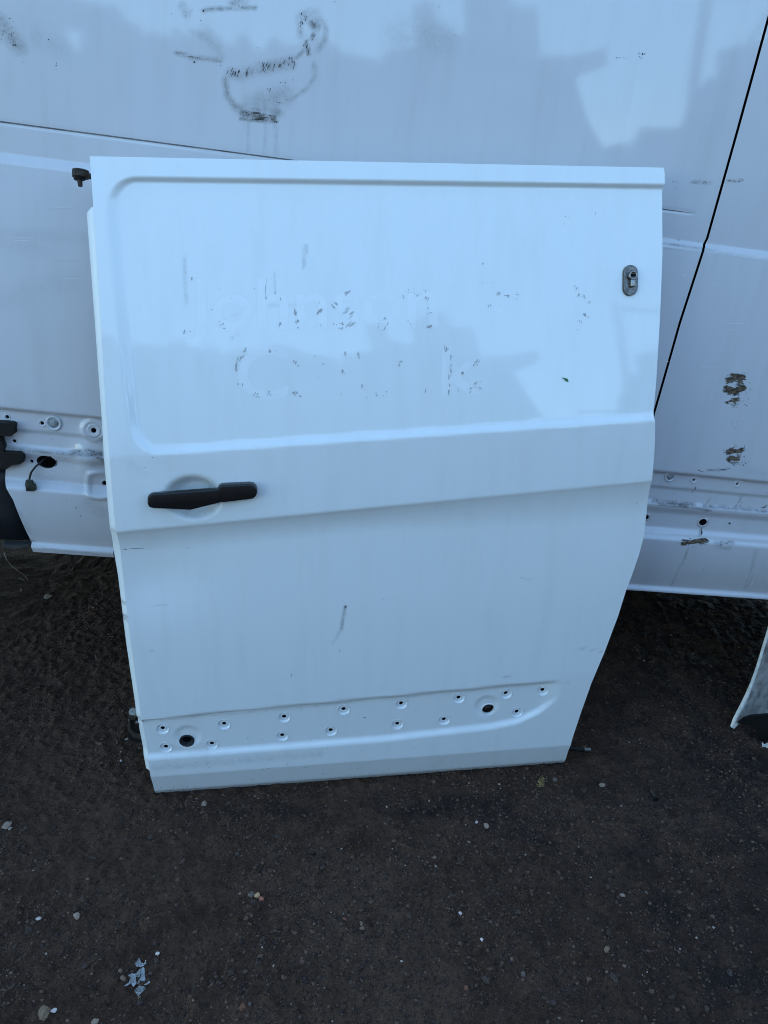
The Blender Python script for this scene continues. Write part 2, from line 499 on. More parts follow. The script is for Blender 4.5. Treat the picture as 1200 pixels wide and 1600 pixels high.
def van_D(u, v):
    u = np.asarray(u, float); v = np.asarray(v, float)
    cr, st, le, h2, bo = V_CREASE(u), V_STRIP(u), V_LEDGE(u), V_H2(u), V_BOT(u)
    d = np.where(v > cr, -0.018 * np.clip(v - cr, 0, 2) ** 2, 0.0)                 # tumblehome
    d = d + 0.0036 * S((cr + 0.004 - v) / 0.0055) + 0.0018 * S((cr - 0.005 - v) / 0.004)                                    # shoulder
    d = d + np.where(v < cr, 0.030 * np.sin(np.clip((cr - v) / (cr - bo), 0, 1) * 1.9), 0)
    gr = np.abs(v - V_GROOVE(u))
    d = d - 0.0012 * S(1 - gr / 0.0042) * S((VG_END - u) / 0.02)
    d = d - 0.013 * S((st - v) / 0.008)                                            # trim strip recess
    d = d - 0.005 * S((V_STEP2(u) - v) / 0.008)
    d = d + 0.012 * S((le + 0.006 - v) / 0.007)                                    # drip ledge
    d = d - 0.010 * S((le - 0.004 - v) / 0.022)
    d = d + 0.010 * S((V_H1(u) - v) / 0.014) + 0.008 * S((h2 - v) / 0.012)
    t = np.clip((h2 - v) / np.maximum(h2 - bo, 1e-6), 0, 1.3)
    d = d - 0.035 * t ** 2 + 0.014 * S((bo + 0.012 - v) / 0.006)                  # sill turning under, bottom flange
    # pressings on the lower corner piece at the left
    d = d + 0.014 * np.exp(-((u - BULGE[0]) / 0.035) ** 2 - ((v - BULGE[1]) / 0.05) ** 2)
    e = np.hypot(u - BOSS[0], v - BOSS[1]); d = d + 0.005 * S((0.030 - e) / 0.008) - 0.003 * S((0.021 - e) / 0.006)
    q = np.maximum(np.abs(u - SQB[0]), np.abs(v - SQB[1]) * 0.85); q = 0.5 * q + 0.5 * np.hypot(u - SQB[0], v - SQB[1])
    d = d + 0.005 * S((0.034 - q) / 0.007) - 0.006 * S((0.025 - q) / 0.007)
    d = d + VN1(u, v, 0.5) * 0.0010 + DN2(u, v, 0.2) * 0.0002
    return d
van.D = van_D

# ---- stains: soft or ragged marks given as strokes in the photograph, laid on the panel
def strokes(surf, U, V, lst):
    a = np.zeros_like(U)
    for pts, w, s in lst:
        p = np.array(pts, float); uu, vv = surf.pix(p[:, 0], p[:, 1])
        d = polydist(U, V, np.stack([uu, vv], -1))
        a = np.maximum(a, s * S(1.0 - d / w))
    return a
VAN_GRIME = [
    ([(1030, 386), (1100, 392), (1200, 404)], .003, .25),
    ([(352, 125), (355, 150), (368, 168), (378, 178)], .010, .55), ([(378, 176), (400, 180), (428, 184)], .012, .9), ([(376, 184), (405, 188), (432, 189)], .006, 1.0),
    ([(395, 165), (420, 155), (445, 150)], .030, .36), ([(372, 170), (420, 172), (436, 176)], .016, .5), ([(430, 165), (455, 155), (480, 138), (493, 118), (490, 100)], .007, .34),
    ([(360, 115), (375, 118), (392, 112)], .016, .40), ([(405, 108), (425, 104), (455, 98)], .018, .50), ([(455, 96), (470, 84), (481, 72)], .006, .5),
    ([(478, 66), (483, 84)], .006, .9), ([(470, 30), (478, 22), (492, 24), (500, 35)], .016, .38), ([(488, 36), (494, 42)], .014, .75), ([(500, 30), (510, 45), (508, 62), (498, 78)], .008, .42),
    ([(468, 40), (470, 55)], .009, .5), ([(492, 48), (486, 62)], .004, .9),
    ([(275, 82), (300, 90), (345, 95)], .006, .7), ([(300, 50), (320, 58), (340, 75), (346, 88)], .012, .22), ([(318, 16), (330, 14), (400, 12)], .006, .6), ([(365, 5), (380, 5)], .016, .5),
    ([(285, 10), (292, 22)], .012, .35), ([(388, 190), (388, 235)], .006, .22), ([(414, 190), (414, 240)], .005, .2), ([(430, 190), (432, 240)], .006, .25),
    ([(0, 35), (12, 55), (30, 72)], .025, .42), ([(5, 50), (20, 62)], .010, .6),
    ([(620, 55), (690, 60)], .05, .15), ([(60, 60), (95, 75)], .03, .10),
    ([(1030, 788), (1085, 794), (1110, 798)], .005, .8), ([(1020, 782), (1085, 789)], .007, .9), ([(1100, 790), (1150, 795), (1200, 800)], .007, .7),
    ([(1097, 824), (1093, 836)], .004, .9), ([(1110, 777), (1104, 800)], .0035, .6), ([(1160, 775), (1150, 800)], .004, .6),
    ([(1076, 858), (1060, 890), (1048, 915)], .004, .55), ([(1118, 848), (1145, 848)], .008, .5), ([(1120, 854), (1140, 857)], .010, .35),
    ([(1180, 860), (1165, 920)], .008, .25), ([(1165, 735), (1200, 742)], .02, .1), ([(1105, 735), (1135, 733)], .004, .8),
    ([(1080, 284), (1110, 286)], .005, .45), ([(1136, 283), (1160, 282)], .004, .6), ([(1037, 380), (1120, 393)], .004, .5),
    ([(10, 700), (60, 706), (115, 713)], .005, .7), ([(112, 708), (140, 706), (155, 712)], .010, 1.0), ([(118, 710), (145, 710)], .006, 1.0), ([(150, 712), (164, 722)], .006, 1.0),
    ([(35, 715), (110, 722)], .02, .12), ([(60, 745), (150, 760)], .02, .15), ([(30, 800), (45, 830)], .012, .2), ([(140, 790), (160, 800)], .03, .2),
    ([(28, 840), (36, 842), (54, 845)], .003, .9), ([(50, 853), (172, 869)], .005, .3),
    ([(0, 365), (130, 372)], .02, .10), ([(0, 380), (60, 390)], .03, .10), ([(0, 470), (110, 440)], .04, .08),
]
VAN_RUST = [([(1138, 592), (1160, 590)], .017, .95), ([(1135, 608), (1150, 612), (1160, 606)], .017, .95), ([(1136, 628), (1155, 624)], .010, .75), ([(1150, 590), (1148, 630)], .02, .45),
            ([(1137, 706), (1150, 706), (1160, 703)], .012, 1.0), ([(1140, 716), (1152, 716)], .014, .95), ([(1148, 700), (1148, 725)], .022, .42),
            ([(1066, 850), (1085, 847), (1103, 844)], .009, 1.1), ([(1066, 846), (1105, 848)], .013, .55),
            ([(1098, 826), (1094, 838)], .004, .55), ([(1140, 733), (1120, 734)], .005, .5), ([(1200, 788), (1190, 799)], .006, .5)]

van_t = thing('white_van', 'white derelict van with rust patches and black seam standing behind the loose door', 'van', van.matrix())

VAN_HOLES = []   # (px, py, delete radius)
def van_grid(uL, uR, vs, step):
    """rows of the skin between two edges that may vary with the row"""
    n = int(np.ceil(np.max(uR - uL) / step)) + 1
    t = np.linspace(0, 1, n)
    Ug = uL[:, None] * (1 - t) + uR[:, None] * t
    return Ug, np.repeat(vs[:, None], n, 1)

def edge_u(surf, pts, vs):
    p = np.array(pts, float); u, v = surf.pix(p[:, 0], p[:, 1])
    o = np.argsort(v); return np.interp(vs, v[o], u[o])

def skin(name, surf, Ug, Vg, mat, parent, holes=(), attrs=None, label=None):
    keep = np.ones((Ug.shape[0] - 1, Ug.shape[1] - 1), bool)
    uc = (Ug[:-1, :-1] + Ug[1:, 1:]) / 2; vc = (Vg[:-1, :-1] + Vg[1:, 1:]) / 2
    Ug = Ug.copy(); Vg = Vg.copy()
    for hu, hv, hr, *el in holes:
        ex, ez = el or (1.0, 1.0)
        keep &= np.hypot((uc - hu) / ex, (vc - hv) / ez) > hr
        du, dv_ = (Ug - hu) / ex, (Vg - hv) / ez; d = np.hypot(du, dv_) + 1e-9
        k = np.where(np.abs(d - hr) < 0.0034, hr / d, 1.0)
        Ug = hu + du * k * ex; Vg = hv + dv_ * k * ez
    o = link(name, grid_mesh(name, surf.loc(Ug, Vg), keep, attrs), mat, parent)
    if label: o['label'] = label
    return o

# rows: fine where the creases are
v_top, v_led = 1.02, float(V_LEDGE(0.0))
seam_pts = [(1226, -60), (1200, 30), (1152, 205), (1105, 372), (1100, 382), (1062, 505), (1022, 645), (985, 770), (960, 860), (930, 960)]
_vs = np.concatenate([np.arange(-0.80, 0.02, 0.0042), np.arange(0.02, 0.45, 0.006), np.linspace(0.46, v_top, 30)])
def panel(name, uL, uR, vs, step=0.005, holes=(), **kw):
    Ug, Vg = van_grid(uL, uR, vs, step)
    at = {'grime': strokes(van, Ug, Vg, VAN_GRIME), 'rust': strokes(van, Ug, Vg, VAN_RUST)}
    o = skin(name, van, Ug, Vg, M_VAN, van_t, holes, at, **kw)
    return o, Ug, Vg

# the panel rows follow the ledge line, so shear v with u
def sheared(name, uL_f, uR_f, a, b, top_fn, bot_fn, step=0.005, vstep=0.0042, holes=(), **kw):
    """panel between two sloping lines"""
    nv = max(2, int(abs(b - a) / vstep)); nu = None
    s = np.linspace(0, 1, nv)
    u0 = np.array([uL_f(t) for t in s]); u1 = np.array([uR_f(t) for t in s])
    n = int(np.ceil(np.max(u1 - u0) / step)) + 1
    t = np.linspace(0, 1, n)
    Ug = u0[:, None] * (1 - t) + u1[:, None] * t
    Vg = bot_fn(Ug) * (1 - s[:, None]) + top_fn(Ug) * s[:, None]
    at = {'grime': strokes(van, Ug, Vg, VAN_GRIME), 'rust': strokes(van, Ug, Vg, VAN_RUST)}
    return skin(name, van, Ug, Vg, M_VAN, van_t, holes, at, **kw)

def vh(x, y, r): u, v = van.pix(x, y); return (float(u), float(v), r)
PX = 0.00142      # metres per photograph pixel on the van
holes_l = [vh(11.5, 651.5, .004), vh(65.8, 661, .0045), vh(146.5, 672.5, .006), vh(22.5, 689, .004), vh(49.5, 720.5, .0042), vh(164, 755, .006)]
hole_wire = (73, 721)
hw = (*vh(*hole_wire, .0195), 1.05, .82)
holes_r = [vh(1084, 750, .004), vh(1152, 756, .004), vh(1010, 808, .006), (*vh(1098, 816, .0115), 1.15, 1.0), vh(1140, 818, .0035)]

SEAM_GAP = 0.0028
def seam_u(v): 
    p = np.array(seam_pts, float); u, vv = van.pix(p[:, 0], p[:, 1]); o = np.argsort(vv)
    return np.interp(v, vv[o], u[o], left=None)
UMIN, UMAX = -2.5, 2.3
_led = lambda u: V_LEDGE(u) - 0.001
_topf = lambda u: np.full_like(u, v_top)
# upper body, left of the seam (rows above the ledge)
Lrow = np.linspace(float(V_LEDGE(0.55)), v_top, 400)
s_ = np.linspace(0, 1, 400)
sheared('side_panel', lambda t: UMIN if t > .0 else UMIN, lambda t: float(seam_u(V_LEDGE(0.6) * (1 - t) + v_top * t)) - SEAM_GAP, float(V_LEDGE(.5)), v_top, _topf, _led,
        step=0.0055, holes=holes_l[:4])
sheared('rear_panel', lambda t: float(seam_u(V_LEDGE(0.6) * (1 - t) + v_top * t)) + SEAM_GAP, lambda t: UMAX, float(V_LEDGE(.5)), v_top, _topf, _led,
        step=0.0045, holes=holes_r[:2])
# lower sill: a corner piece at the left, the long sill at the right
_bot = lambda u: V_BOT(u)
ul_pts = np.array([(9, 700), (8, 745), (20, 778), (35, 815), (50, 853)], float)
_ua, _va = van.pix(ul_pts[:, 0], ul_pts[:, 1]); _ta = (_va - V_BOT(_ua)) / (V_LEDGE(_ua) - V_BOT(_ua)); _o = np.argsort(_ta)
u_r = float(van.pix(172, 800)[0])
sheared('sill_corner', lambda t: float(np.interp(t, _ta[_o], _ua[_o])), lambda t: u_r + 0.004 * t, float(V_BOT(-.8)), float(V_LEDGE(-.8)), _led, lambda u: V_BOT(u) - 0.010 * S((u + 0.9) / 0.2),
        holes=[holes_l[4], holes_l[5], hw])
u_s0 = float(van.pix(300, 800)[0])
sheared('sill', lambda t: u_s0, lambda t: UMAX, float(V_BOT(.5)), float(V_LEDGE(.5)), _led, _bot, step=0.005, holes=holes_r[2:])

# body behind the skin: floor, roof, ends, a dark lining right behind the panels
def quad_box(name, u0, u1, n0, n1, v0, v1, mat, parent, bevel=0.0):
    return link(name, bm_mesh(name, box_bm(u1 - u0, n1 - n0, v1 - v0, ((u0 + u1) / 2, (n0 + n1) / 2, (v0 + v1) / 2)), bevel), mat, parent, smooth=False)
v_b0 = float(min(V_BOT(UMIN), V_BOT(UMAX)))
quad_box('inner_lining', UMIN + .02, UMAX - .02, 0.07, 0.09, v_b0 + .12, v_top - .02, M_DARK, van_t)
quad_box('floor_pan', UMIN + .02, UMAX - .02, 0.03, 1.75, v_b0 + .10, v_b0 + .13, M_DARK, van_t)
bmr = bmesh.new()
prof = [(0.037, v_top - 0.002), (0.06, v_top + .06), (0.16, v_top + .13), (0.9, v_top + .17), (1.64, v_top + .13), (1.76, v_top + .02)]
vsr = [(u, n, v) for u in (UMIN, UMAX) for n, v in prof]; k = len(prof)
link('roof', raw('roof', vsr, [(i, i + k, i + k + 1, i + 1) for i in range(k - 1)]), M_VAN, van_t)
quad_box('far_side', UMIN, UMAX, 1.75, 1.78, v_b0 - .42, v_top + .03, M_VAN, van_t, 0.008)  # lower edge stretched into the ground to block sun under the body
quad_box('rear_end', UMAX - .03, UMAX, 0.04, 1.745, v_b0 + .2, v_top + .12, M_VAN, van_t, 0.008)
quad_box('bulkhead', UMIN, UMIN + .03, 0.04, 1.745, v_b0 + .02, v_top + .12, M_VAN, van_t, 0.008)
# axle stands of blocks are out of view; two wheels carry the body beyond the frame
for wu in (UMIN + .30, UMAX - .30):
    c = van.world(np.array([wu, 0.22, 0.0])); 
    vz = (0.33 - c[2]) / van.V[2]
    tyre = lathe('wheel', [(0.20, .0), (0.31, .0), (0.33, -.02), (0.33, -.18), (0.31, -.20), (0.20, -.20)], 40)
    w = link('wheel', tyre, M_RUBBER, van_t); w.location = (wu, 0.22, vz)
    r = link('rim', lathe('rim', [(0.20, -.01), (0.19, -.03), (0.10, -.04), (0.06, -.02), (0.02, -.02)], 40), M_STEEL_D, w)

# ---- holes, bosses, bracket and lead on the van
def place_on(surf, o, x, y, dn=0.0, roll=0.0):
    u, v = surf.pix(x, y)
    u, v = float(u), float(v)
    R = surf.normal_rot(u, v)
    L = surf.loc(np.array(u), np.array(v)); nrm = np.array(R @ Vector((0, -1, 0)))
    L = L + nrm * dn
    o.matrix_local = Matrix.Translation(Vector(L)) @ R.to_4x4() @ Matrix.Rotation(roll, 4, 'Y')
    return o

def hole_part(surf, parent, x, y, rh, rr, lip, mat, name='mounting_hole', sx=1.0, cache={}, lab=None):
    key = (name, rh, rr, lip, sx, mat.name)
    if key not in cache:
        ring = lathe(name, [(rr, -0.0015), (rr * .93, lip * .75), (rr * .80, lip), (rr * .66, lip * .45), (rh * 1.25, lip * .40), (rh, lip * .15), (rh, -0.004)][:7], 28, sx, cap=False)
        core = lathe('hole', [(rh * 1.02, -0.0035), (rh * .98, -0.02), (0.0005, -0.02)], 20, sx)
        cache[key] = (ring, core)
    a, b = cache[key]
    o = link(name, a, mat, parent); place_on(surf, o, x, y, 0.0004)
    c = link('hole', b, M_DARK, o)
    if lab: o['label'] = lab
    return o

# lathe closes its last ring: for a ring part the closing face is the dark bottom of the hole
for x, y, rh, rr, lip in ((11.5, 651.5, .0040, .007, .0008), (65.8, 661, .0044, .0088, .0014), (22.5, 689, .0040, .008, .0012),
                          (49.5, 720.5, .0040, .006, .0006)):
    hole_part(van, van_t, x, y, rh, rr, lip, M_VAN)
hole_part(van, van_t, 146.5, 672.5, .0058, .016, .0016, M_VAN, lab='round raised boss with a black hole at the top right of the corner piece')
hole_part(van, van_t, 164, 755, .0058, .010, .0008, M_VAN)
for x, y in ((1084, 750), (1152, 756)): hole_part(van, van_t, x, y, .0034, .0095, .0014, M_VAN)
hole_part(van, van_t, 1140, 818, .0033, .0052, .0004, M_VAN)
hole_part(van, van_t, 1010, 808, .0085, .010, .0005, M_VAN)
hole_part(van, van_t, 1098, 816, .0108, .0130, .0008, M_VAN, sx=1.15)
M_WASH = simple('grey_washer', (0.34, 0.35, 0.35), 0.5, 0.0, 0.5, 200, col2=(0.18, 0.18, 0.18))
for x, y, r in ((84, 661, .0175), (1047, 744, .0145)):
    o = link('plug', lathe('plug', [(r, -.001), (r * .96, .0016), (r * .80, .0022), (r * .70, .0005), (r * .62, -.002), (r * .45, -.002), (r * .36, .0012), (r * .12, .0016), (.0003, .0016)], 32), M_VAN, van_t)
    place_on(van, o, x, y, .0018)
    c = link('washer', lathe('washer', [(r * .66, -.0018), (r * .60, -.0012), (r * .44, -.0012), (r * .36, .0016), (r * .2, .0022), (r * .08, .0016), (.0003, .0016)], 28), M_WASH, o)
o = link('cable_hole', lathe('cable_hole', [(.0215, -.001), (.021, .0008), (.0195, .0004), (.0185, -.004)][:4], 32, 1.05, .82, False), M_RUBBER, van_t)
place_on(van, o, 73.5, 721, .0006, 0)
ld = [(73, 716), (66, 720), (58, 727), (52, 735), (49, 745), (49, 750)]
pts = []
for i, (x, y) in enumerate(ld):
    u, v = van.pix(x, y); pts.append(van.loc(np.array(u), np.array(v), (-.02, .006, .012, .013, .012, .012)[i]))
lead = link('cable', tube('cable', pts, .0022), M_RUBBER, van_t)
bm = box_bm(.0165, .012, .020); box_bm(.014, .008, .006, (0, 0, .012), bm); box_bm(.004, .013, .014, (.0095, 0, -.002), bm); box_bm(.003, .014, .008, (-.004, -.001, -.004), bm)
plug = link('connector', bm_mesh('connector', bm, .001), simple('connector_green_black', (0.022, 0.026, 0.020), .5), lead)
u, v = van.pix(50, 757); plug.location = Vector(van.loc(np.array(u), np.array(v), .012)); plug.rotation_euler = (0, math.radians(-4), 0)

gxp = np.linspace(-420, 1088, 160); gyp = 190 + gxp * (144 / 1090)
gu, gv_ = van.pix(gxp, gyp); gwid = .0013 * np.clip((1088 - gxp) / 60, .05, 1)
link('groove_line', grid_mesh('groove_line', np.stack([van.loc(gu, gv_ - gwid, .0005), van.loc(gu, gv_ + gwid, .0005)], 1), flip=True), simple('grey_groove_line', (.17, .165, .16), .8, 0, .5, 25), van_t)  # thin grey line drawn along the pressed groove

# black brackets and bumper at the far left
def slab(name, surf, pts, dn0, dn1, mat, parent, bevel=0.0):
    p = np.array(pts, float); u, v = surf.pix(p[:, 0], p[:, 1], dn1); n = len(p)
    uc, vc = float(u.mean()), float(v.mean()); base = float(surf.D(np.array(uc), np.array(vc)))
    bm = bmesh.new()
    a = [bm.verts.new((u[i], -(base + dn1), v[i])) for i in range(n)]
    b = [bm.verts.new((u[i], -(base + dn0), v[i])) for i in range(n)]
    bm.faces.new(a); bm.faces.new(b[::-1])
    for i in range(n): bm.faces.new((a[i], b[i], b[(i + 1) % n], a[(i + 1) % n]))
    return link(name, bm_mesh(name, bm, bevel), mat, parent, smooth=False)
slab('bracket', van, [(-20, 659), (16, 661), (22, 664), (22, 678), (18, 681), (-20, 680)], -.004, .020, M_BLACKP, van_t, .001)
slab('bracket', van, [(-30, 681), (2, 681), (8, 694), (6, 712), (18, 726), (12, 732), (-30, 732)], -.004, .014, M_BLACKP, van_t, .001)
slab('bracket', van, [(0, 708), (28, 709), (34, 714), (34, 724), (30, 726), (16, 726), (15, 730), (0, 730)], .002, .022, M_BLACKP, van_t, .001)
M_GREYP = simple('grey_dusty_plastic', (.045, .042, .04), .7, 0, .4, 60)
M_LINER = simple('dark_blue_black_liner', (0.008, 0.009, 0.013), 0.45, 0, 0.4, 40, 0.05)
bmb = bmesh.new()
rows = []
uu0 = [float(van.pix(x, y)[0]) for x, y in ((14, 735), (22, 770), (38, 815), (52, 848), (49, 853), (40, 856))]
vv0 = [float(van.pix(x, y)[1]) for x, y in ((14, 735), (22, 770), (38, 815), (52, 848), (49, 853), (40, 856))]
for i in range(6):
    rows.append([bmb.verts.new((uu0[i] - w, (-.004, -.004, -.004, -.006, .0, .02)[i] + .02 + dpt_, vv0[i])) for w, dpt_ in ((0, 0), (.05, -.010), (.2, -.012), (.5, 0.0))])
for i in range(5):
    for j in range(3): bmb.faces.new((rows[i][j], rows[i][j + 1], rows[i + 1][j + 1], rows[i + 1][j]))
bp = link('bumper', bm_mesh('bumper', bmb), M_LINER, van_t)
mod = bp.modifiers.new('thick', 'SOLIDIFY'); mod.thickness = .01; mod.offset = -1
sl = slab('lip', van, [(2, 851), (20, 852), (46, 852), (40, 856), (20, 858), (8, 856)], -.03, -.006, M_GREYP, bp, .002)

# ------------------------------------------------------------------ the loose sliding door
door_t = thing('sliding_door', 'loose white sliding van door with black handle, propped upright against the white van', 'van door', door.matrix())
DL = [(140, 244), (147.5, 345), (156, 470), (163, 600), (167, 660), (171, 705), (174, 750), (177, 790), (181, 828), (187, 853), (190, 878), (195, 925), (204, 1000), (217.5, 1097), (223, 1131),
      (231.5, 1187), (234, 1206), (238.5, 1224), (247, 1244)]
DR = [(1037, 262), (1038.5, 270), (1038.5, 288), (1036.3, 291), (1035, 400), (1031, 500), (1025, 600), (1021.3, 650), (1021.8, 653), (1023.8, 657), (1023.5, 690), (1021.5, 720), (1018.5, 751), (1014, 770), (1010.5, 800),
      (1006, 838), (998, 868), (987, 900), (979, 920), (966, 962), (945, 1018), (925, 1065), (908, 1113), (894, 1155), (888, 1173), (884, 1186), (878, 1195)]
_dv = np.concatenate([np.arange(-0.0112, 0.24, 0.0032), np.arange(0.24, 0.46, 0.006), np.arange(0.46, 0.78, 0.0038), np.arange(0.78, DH - 0.10, 0.006), np.arange(DH - 0.10, DH - 0.0005, 0.0026), [DH]])
_a = edge_u(door, DL, _dv); _b = edge_u(door, DR, _dv)
_n = int(1.12 / 0.004); _t = np.linspace(0, 1, _n)
DU = _a[:, None] * (1 - _t) + _b[:, None] * _t
DV = np.repeat(_dv[:, None], _n, 1)
ROW_T = [(254, 1139), (350, 1132), (444, 1121), (537, 1109), (627, 1100), (717, 1091), (791, 1084), (848, 1079)]
ROW_B = [(259, 1168), (331, 1163), (441, 1150), (517, 1142), (621, 1132), (694, 1125), (808, 1113)]
def dh(x, y, r): u, v = door.pix(x, y); return (float(u), float(v), r)
dholes = [dh(x, y, .0142) for x, y in ROW_T + ROW_B] + [dh(292, 1157, .0150), dh(763, 1109, .0165)]
DOOR_GRIME = [
    ([(476, 385), (475, 418)], .005, .40), ([(480, 384), (478, 405)], .003, .4), ([(288, 402), (289, 440), (291, 475)], .0045, .30), ([(428, 425), (431, 460)], .003, .2),
    ([(539, 948), (537, 962), (533, 985)], .006, .62), ([(533, 980), (527, 995), (520, 1005)], .006, .25), ([(290, 805), (310, 808), (332, 800)], .012, .25),
    ([(240, 1200), (500, 1178)], .018, .16), ([(250, 1236), (560, 1216), (875, 1190)], .010, .20), ([(270, 1240), (330, 1236)], .008, .4), ([(600, 1212), (720, 1203)], .006, .28),
    ([(620, 1228), (700, 1180)], .01, .05), ([(300, 1196), (330, 1193)], .008, .15), ([(215, 1128), (500, 1103)], .004, .25), ([(500, 1103), (890, 1068)], .0035, .20),
    ([(272, 1170), (320, 1175)], .02, .10), ([(190, 705), (330, 735)], .05, .05), ([(205, 725), (225, 740)], .02, .08), ([(815, 903), (830, 906)], .003, .25),
    ([(902, 1012), (940, 1018)], .003, .4), ([(775, 1056), (800, 1058)], .003, .3), ([(225, 1015), (240, 1017)], .003, .3), ([(235, 945), (262, 946)], .003, .18),
    ([(340, 500), (420, 478), (480, 475)], .003, .16), ([(360, 530), (372, 522)], .003, .3), ([(885, 1060), (930, 1055)], .02, .05)]
skin('outer_panel', door, DU, DV, M_DOOR, door_t, dholes, {'grime': strokes(door, DU, DV, DOOR_GRIME), 'rust': np.zeros_like(DU)})

# inner shell: a flange that shows along the left edge, the closed back and rims
HEM = [(144, 322), (135.5, 333), (140.5, 400), (148, 500), (155, 600), (158, 640), (161, 690), (165, 745), (168.5, 790), (172.3, 828), (177.6, 860), (184.5, 900), (190, 945), (198, 1010), (211, 1097), (216, 1128), (222, 1160), (226.5, 1190), (229, 1203), (236, 1208)]
hv = np.concatenate([np.linspace(float(door.pix(236, 1208)[1]), float(door.pix(135.5, 333)[1]), 150), np.linspace(float(door.pix(135, 331)[1]), float(door.pix(144, 322)[1]), 6)])
def hem_u(vs, dn):
    p = np.array(HEM, float); u, v = door.pix(p[:, 0], p[:, 1], dn); o = np.argsort(v); return np.interp(vs, v[o], u[o])
su = edge_u(door, DL, hv) + 0.0012
cols = [door.loc(su, hv, -0.0015), door.loc(su - .0006, hv, -0.006), door.loc(hem_u(hv, -.020) * .5 + su * .5, hv, -0.013), door.loc(hem_u(hv, -.020), hv, -0.020), door.loc(hem_u(hv, -.020) - .0005, hv, -0.0235), door.loc(hem_u(hv, -.020) + .004, hv, -0.026), door.loc(su + .03, hv, -0.045)]
P = np.stack(cols, 1)
link('inner_flange', grid_mesh('inner_flange', P, None, {'grime': strokes(door, np.repeat(su[:, None], 7, 1), np.repeat(hv[:, None], 7, 1), [([(200, 965), (200, 975)], .004, .9), ([(199, 945), (200, 948)], .003, .8), ([(217, 1120), (222, 1125)], .006, .6), ([(172, 826), (180, 832)], .01, .3)]), 'rust': np.zeros(P.shape[:2])}, flip=True), M_FRAME, door_t)
cv = np.linspace(0.012, DH - .004, 90); ca = edge_u(door, DL, cv) + .012; cb = edge_u(door, DR, cv) - .012
ct = np.linspace(0, 1, 40); CU_ = ca[:, None] * (1 - ct) + cb[:, None] * ct; CV_ = np.repeat(cv[:, None], 40, 1)
# beads and cut-outs pressed in the back
back_d = -0.046 + 0.012 * S((0.10 - np.minimum(np.minimum(CU_ - ca[:, None], cb[:, None] - CU_), np.minimum(CV_, DH - CV_))) / 0.05)
link('inner_panel', grid_mesh('inner_panel', door.loc(CU_, CV_, back_d), None, {'grime': np.full(CU_.shape, .1), 'rust': np.zeros(CU_.shape)}, flip=True), M_FRAME, door_t)
def rim(pu, pv, name):
    A = door.loc(pu, pv, -.0006)
    k = len(pu); c = np.array([np.mean(pu), np.mean(pv)])
    inn = 0.011
    iu = np.clip(pu, float(np.min(pu)), float(np.max(pu)))
    B = door.loc(iu, pv, -.004); return A, B
lo = np.array([[edge_u(door, DL, np.array([v]))[0], v] for v in np.linspace(0.0, DH, 120)])
hi = np.array([[edge_u(door, DR, np.array([v]))[0], v] for v in np.linspace(DH, 0.0, 120)])
top = np.stack([np.linspace(lo[-1, 0], hi[0, 0], 60), np.full(60, DH)], -1)[1:-1]
bot = np.stack([np.linspace(hi[-1, 0], lo[0, 0], 60), np.zeros(60)], -1)[1:-1]
loop = np.concatenate([lo, top, hi, bot, lo[:1]])
cen = np.array([0.55, 0.7])
A = door.loc(loop[:, 0], loop[:, 1], 0.0); 
ins = loop.copy(); ins[:, 0] += np.where(loop[:, 0] < .5, .012, -.012); ins[:, 1] += np.where(loop[:, 1] < .02, .012, 0) - np.where(loop[:, 1] > DH - .02, .004, 0)
mid1 = loop * .8 + ins * .2
B1 = door.loc(loop[:, 0], loop[:, 1], -.003); B2 = door.loc(mid1[:, 0], mid1[:, 1], -.0045); C1 = door.loc(ins[:, 0], ins[:, 1], -.036)
link('edge_rim', grid_mesh('edge_rim', np.stack([A, B1, B2, C1], 1), None, {'grime': np.full((len(loop), 4), .05), 'rust': np.zeros((len(loop), 4))}, flip=False), M_FRAME, door_t)

# mounting holes of the lost trim: pressed rings with a dark hole
for i, (x, y) in enumerate(ROW_T + ROW_B):
    if i == 0:
        dish = lathe('trim_hole', [(.0160, .0000), (.0153, .0007), (.0146, .0005), (.0130, -.0036), (.0112, -.0046), (.0086, -.0044), (.0074, -.0032), (.0060, -.0030), (.0053, -.0034), (.0050, -.006)], 32, cap=False)
        core = lathe('hole', [(.0052, -.0045), (.0050, -.02), (.0005, -.02)], 16)
    o = link('trim_hole', dish, M_DOOR, door_t); place_on(door, o, x, y, .0003)
    link('hole', core, M_DARK, o)
ring = lathe('grommet', [(.0175, -.0008), (.0172, .0020), (.0150, .0026), (.0125, .0012), (.0118, -.006), (.0100, -.007)], 36, cap=False)
o = link('grommet', ring, M_RUBBER, door_t); place_on(door, o, 292, 1157, .0008); o['label'] = 'black rubber grommet near the door corner'
c = link('grommet_hole', lathe('grommet_hole', [(.0102, -.0065), (.0100, -.03), (.0005, -.03)], 24), M_DARK, o)
ring = lathe('access_hole', [(.0205, -.001), (.020, .0003), (.0175, .0006), (.0155, -.0004), (.0145, -.004), (.0142, -.008)][:6], 36, cap=False)
o = link('access_hole', ring, M_DOOR, door_t); place_on(door, o, 763, 1109, .0006); o['label'] = 'open round hole with rusty metal inside'
c = link('hole_wall', lathe('hole_wall', [(.0144, -.007), (.0146, -.028), (.0005, -.030)], 28), M_RUSTM, o)
cl = link('clip', bm_mesh('clip', box_bm(.019, .010, .006, (.001, .016, -.001)), .002), simple('brown_clip', (.06, .035, .025), .6), o); cl.rotation_euler = (0, math.radians(-18), 0)

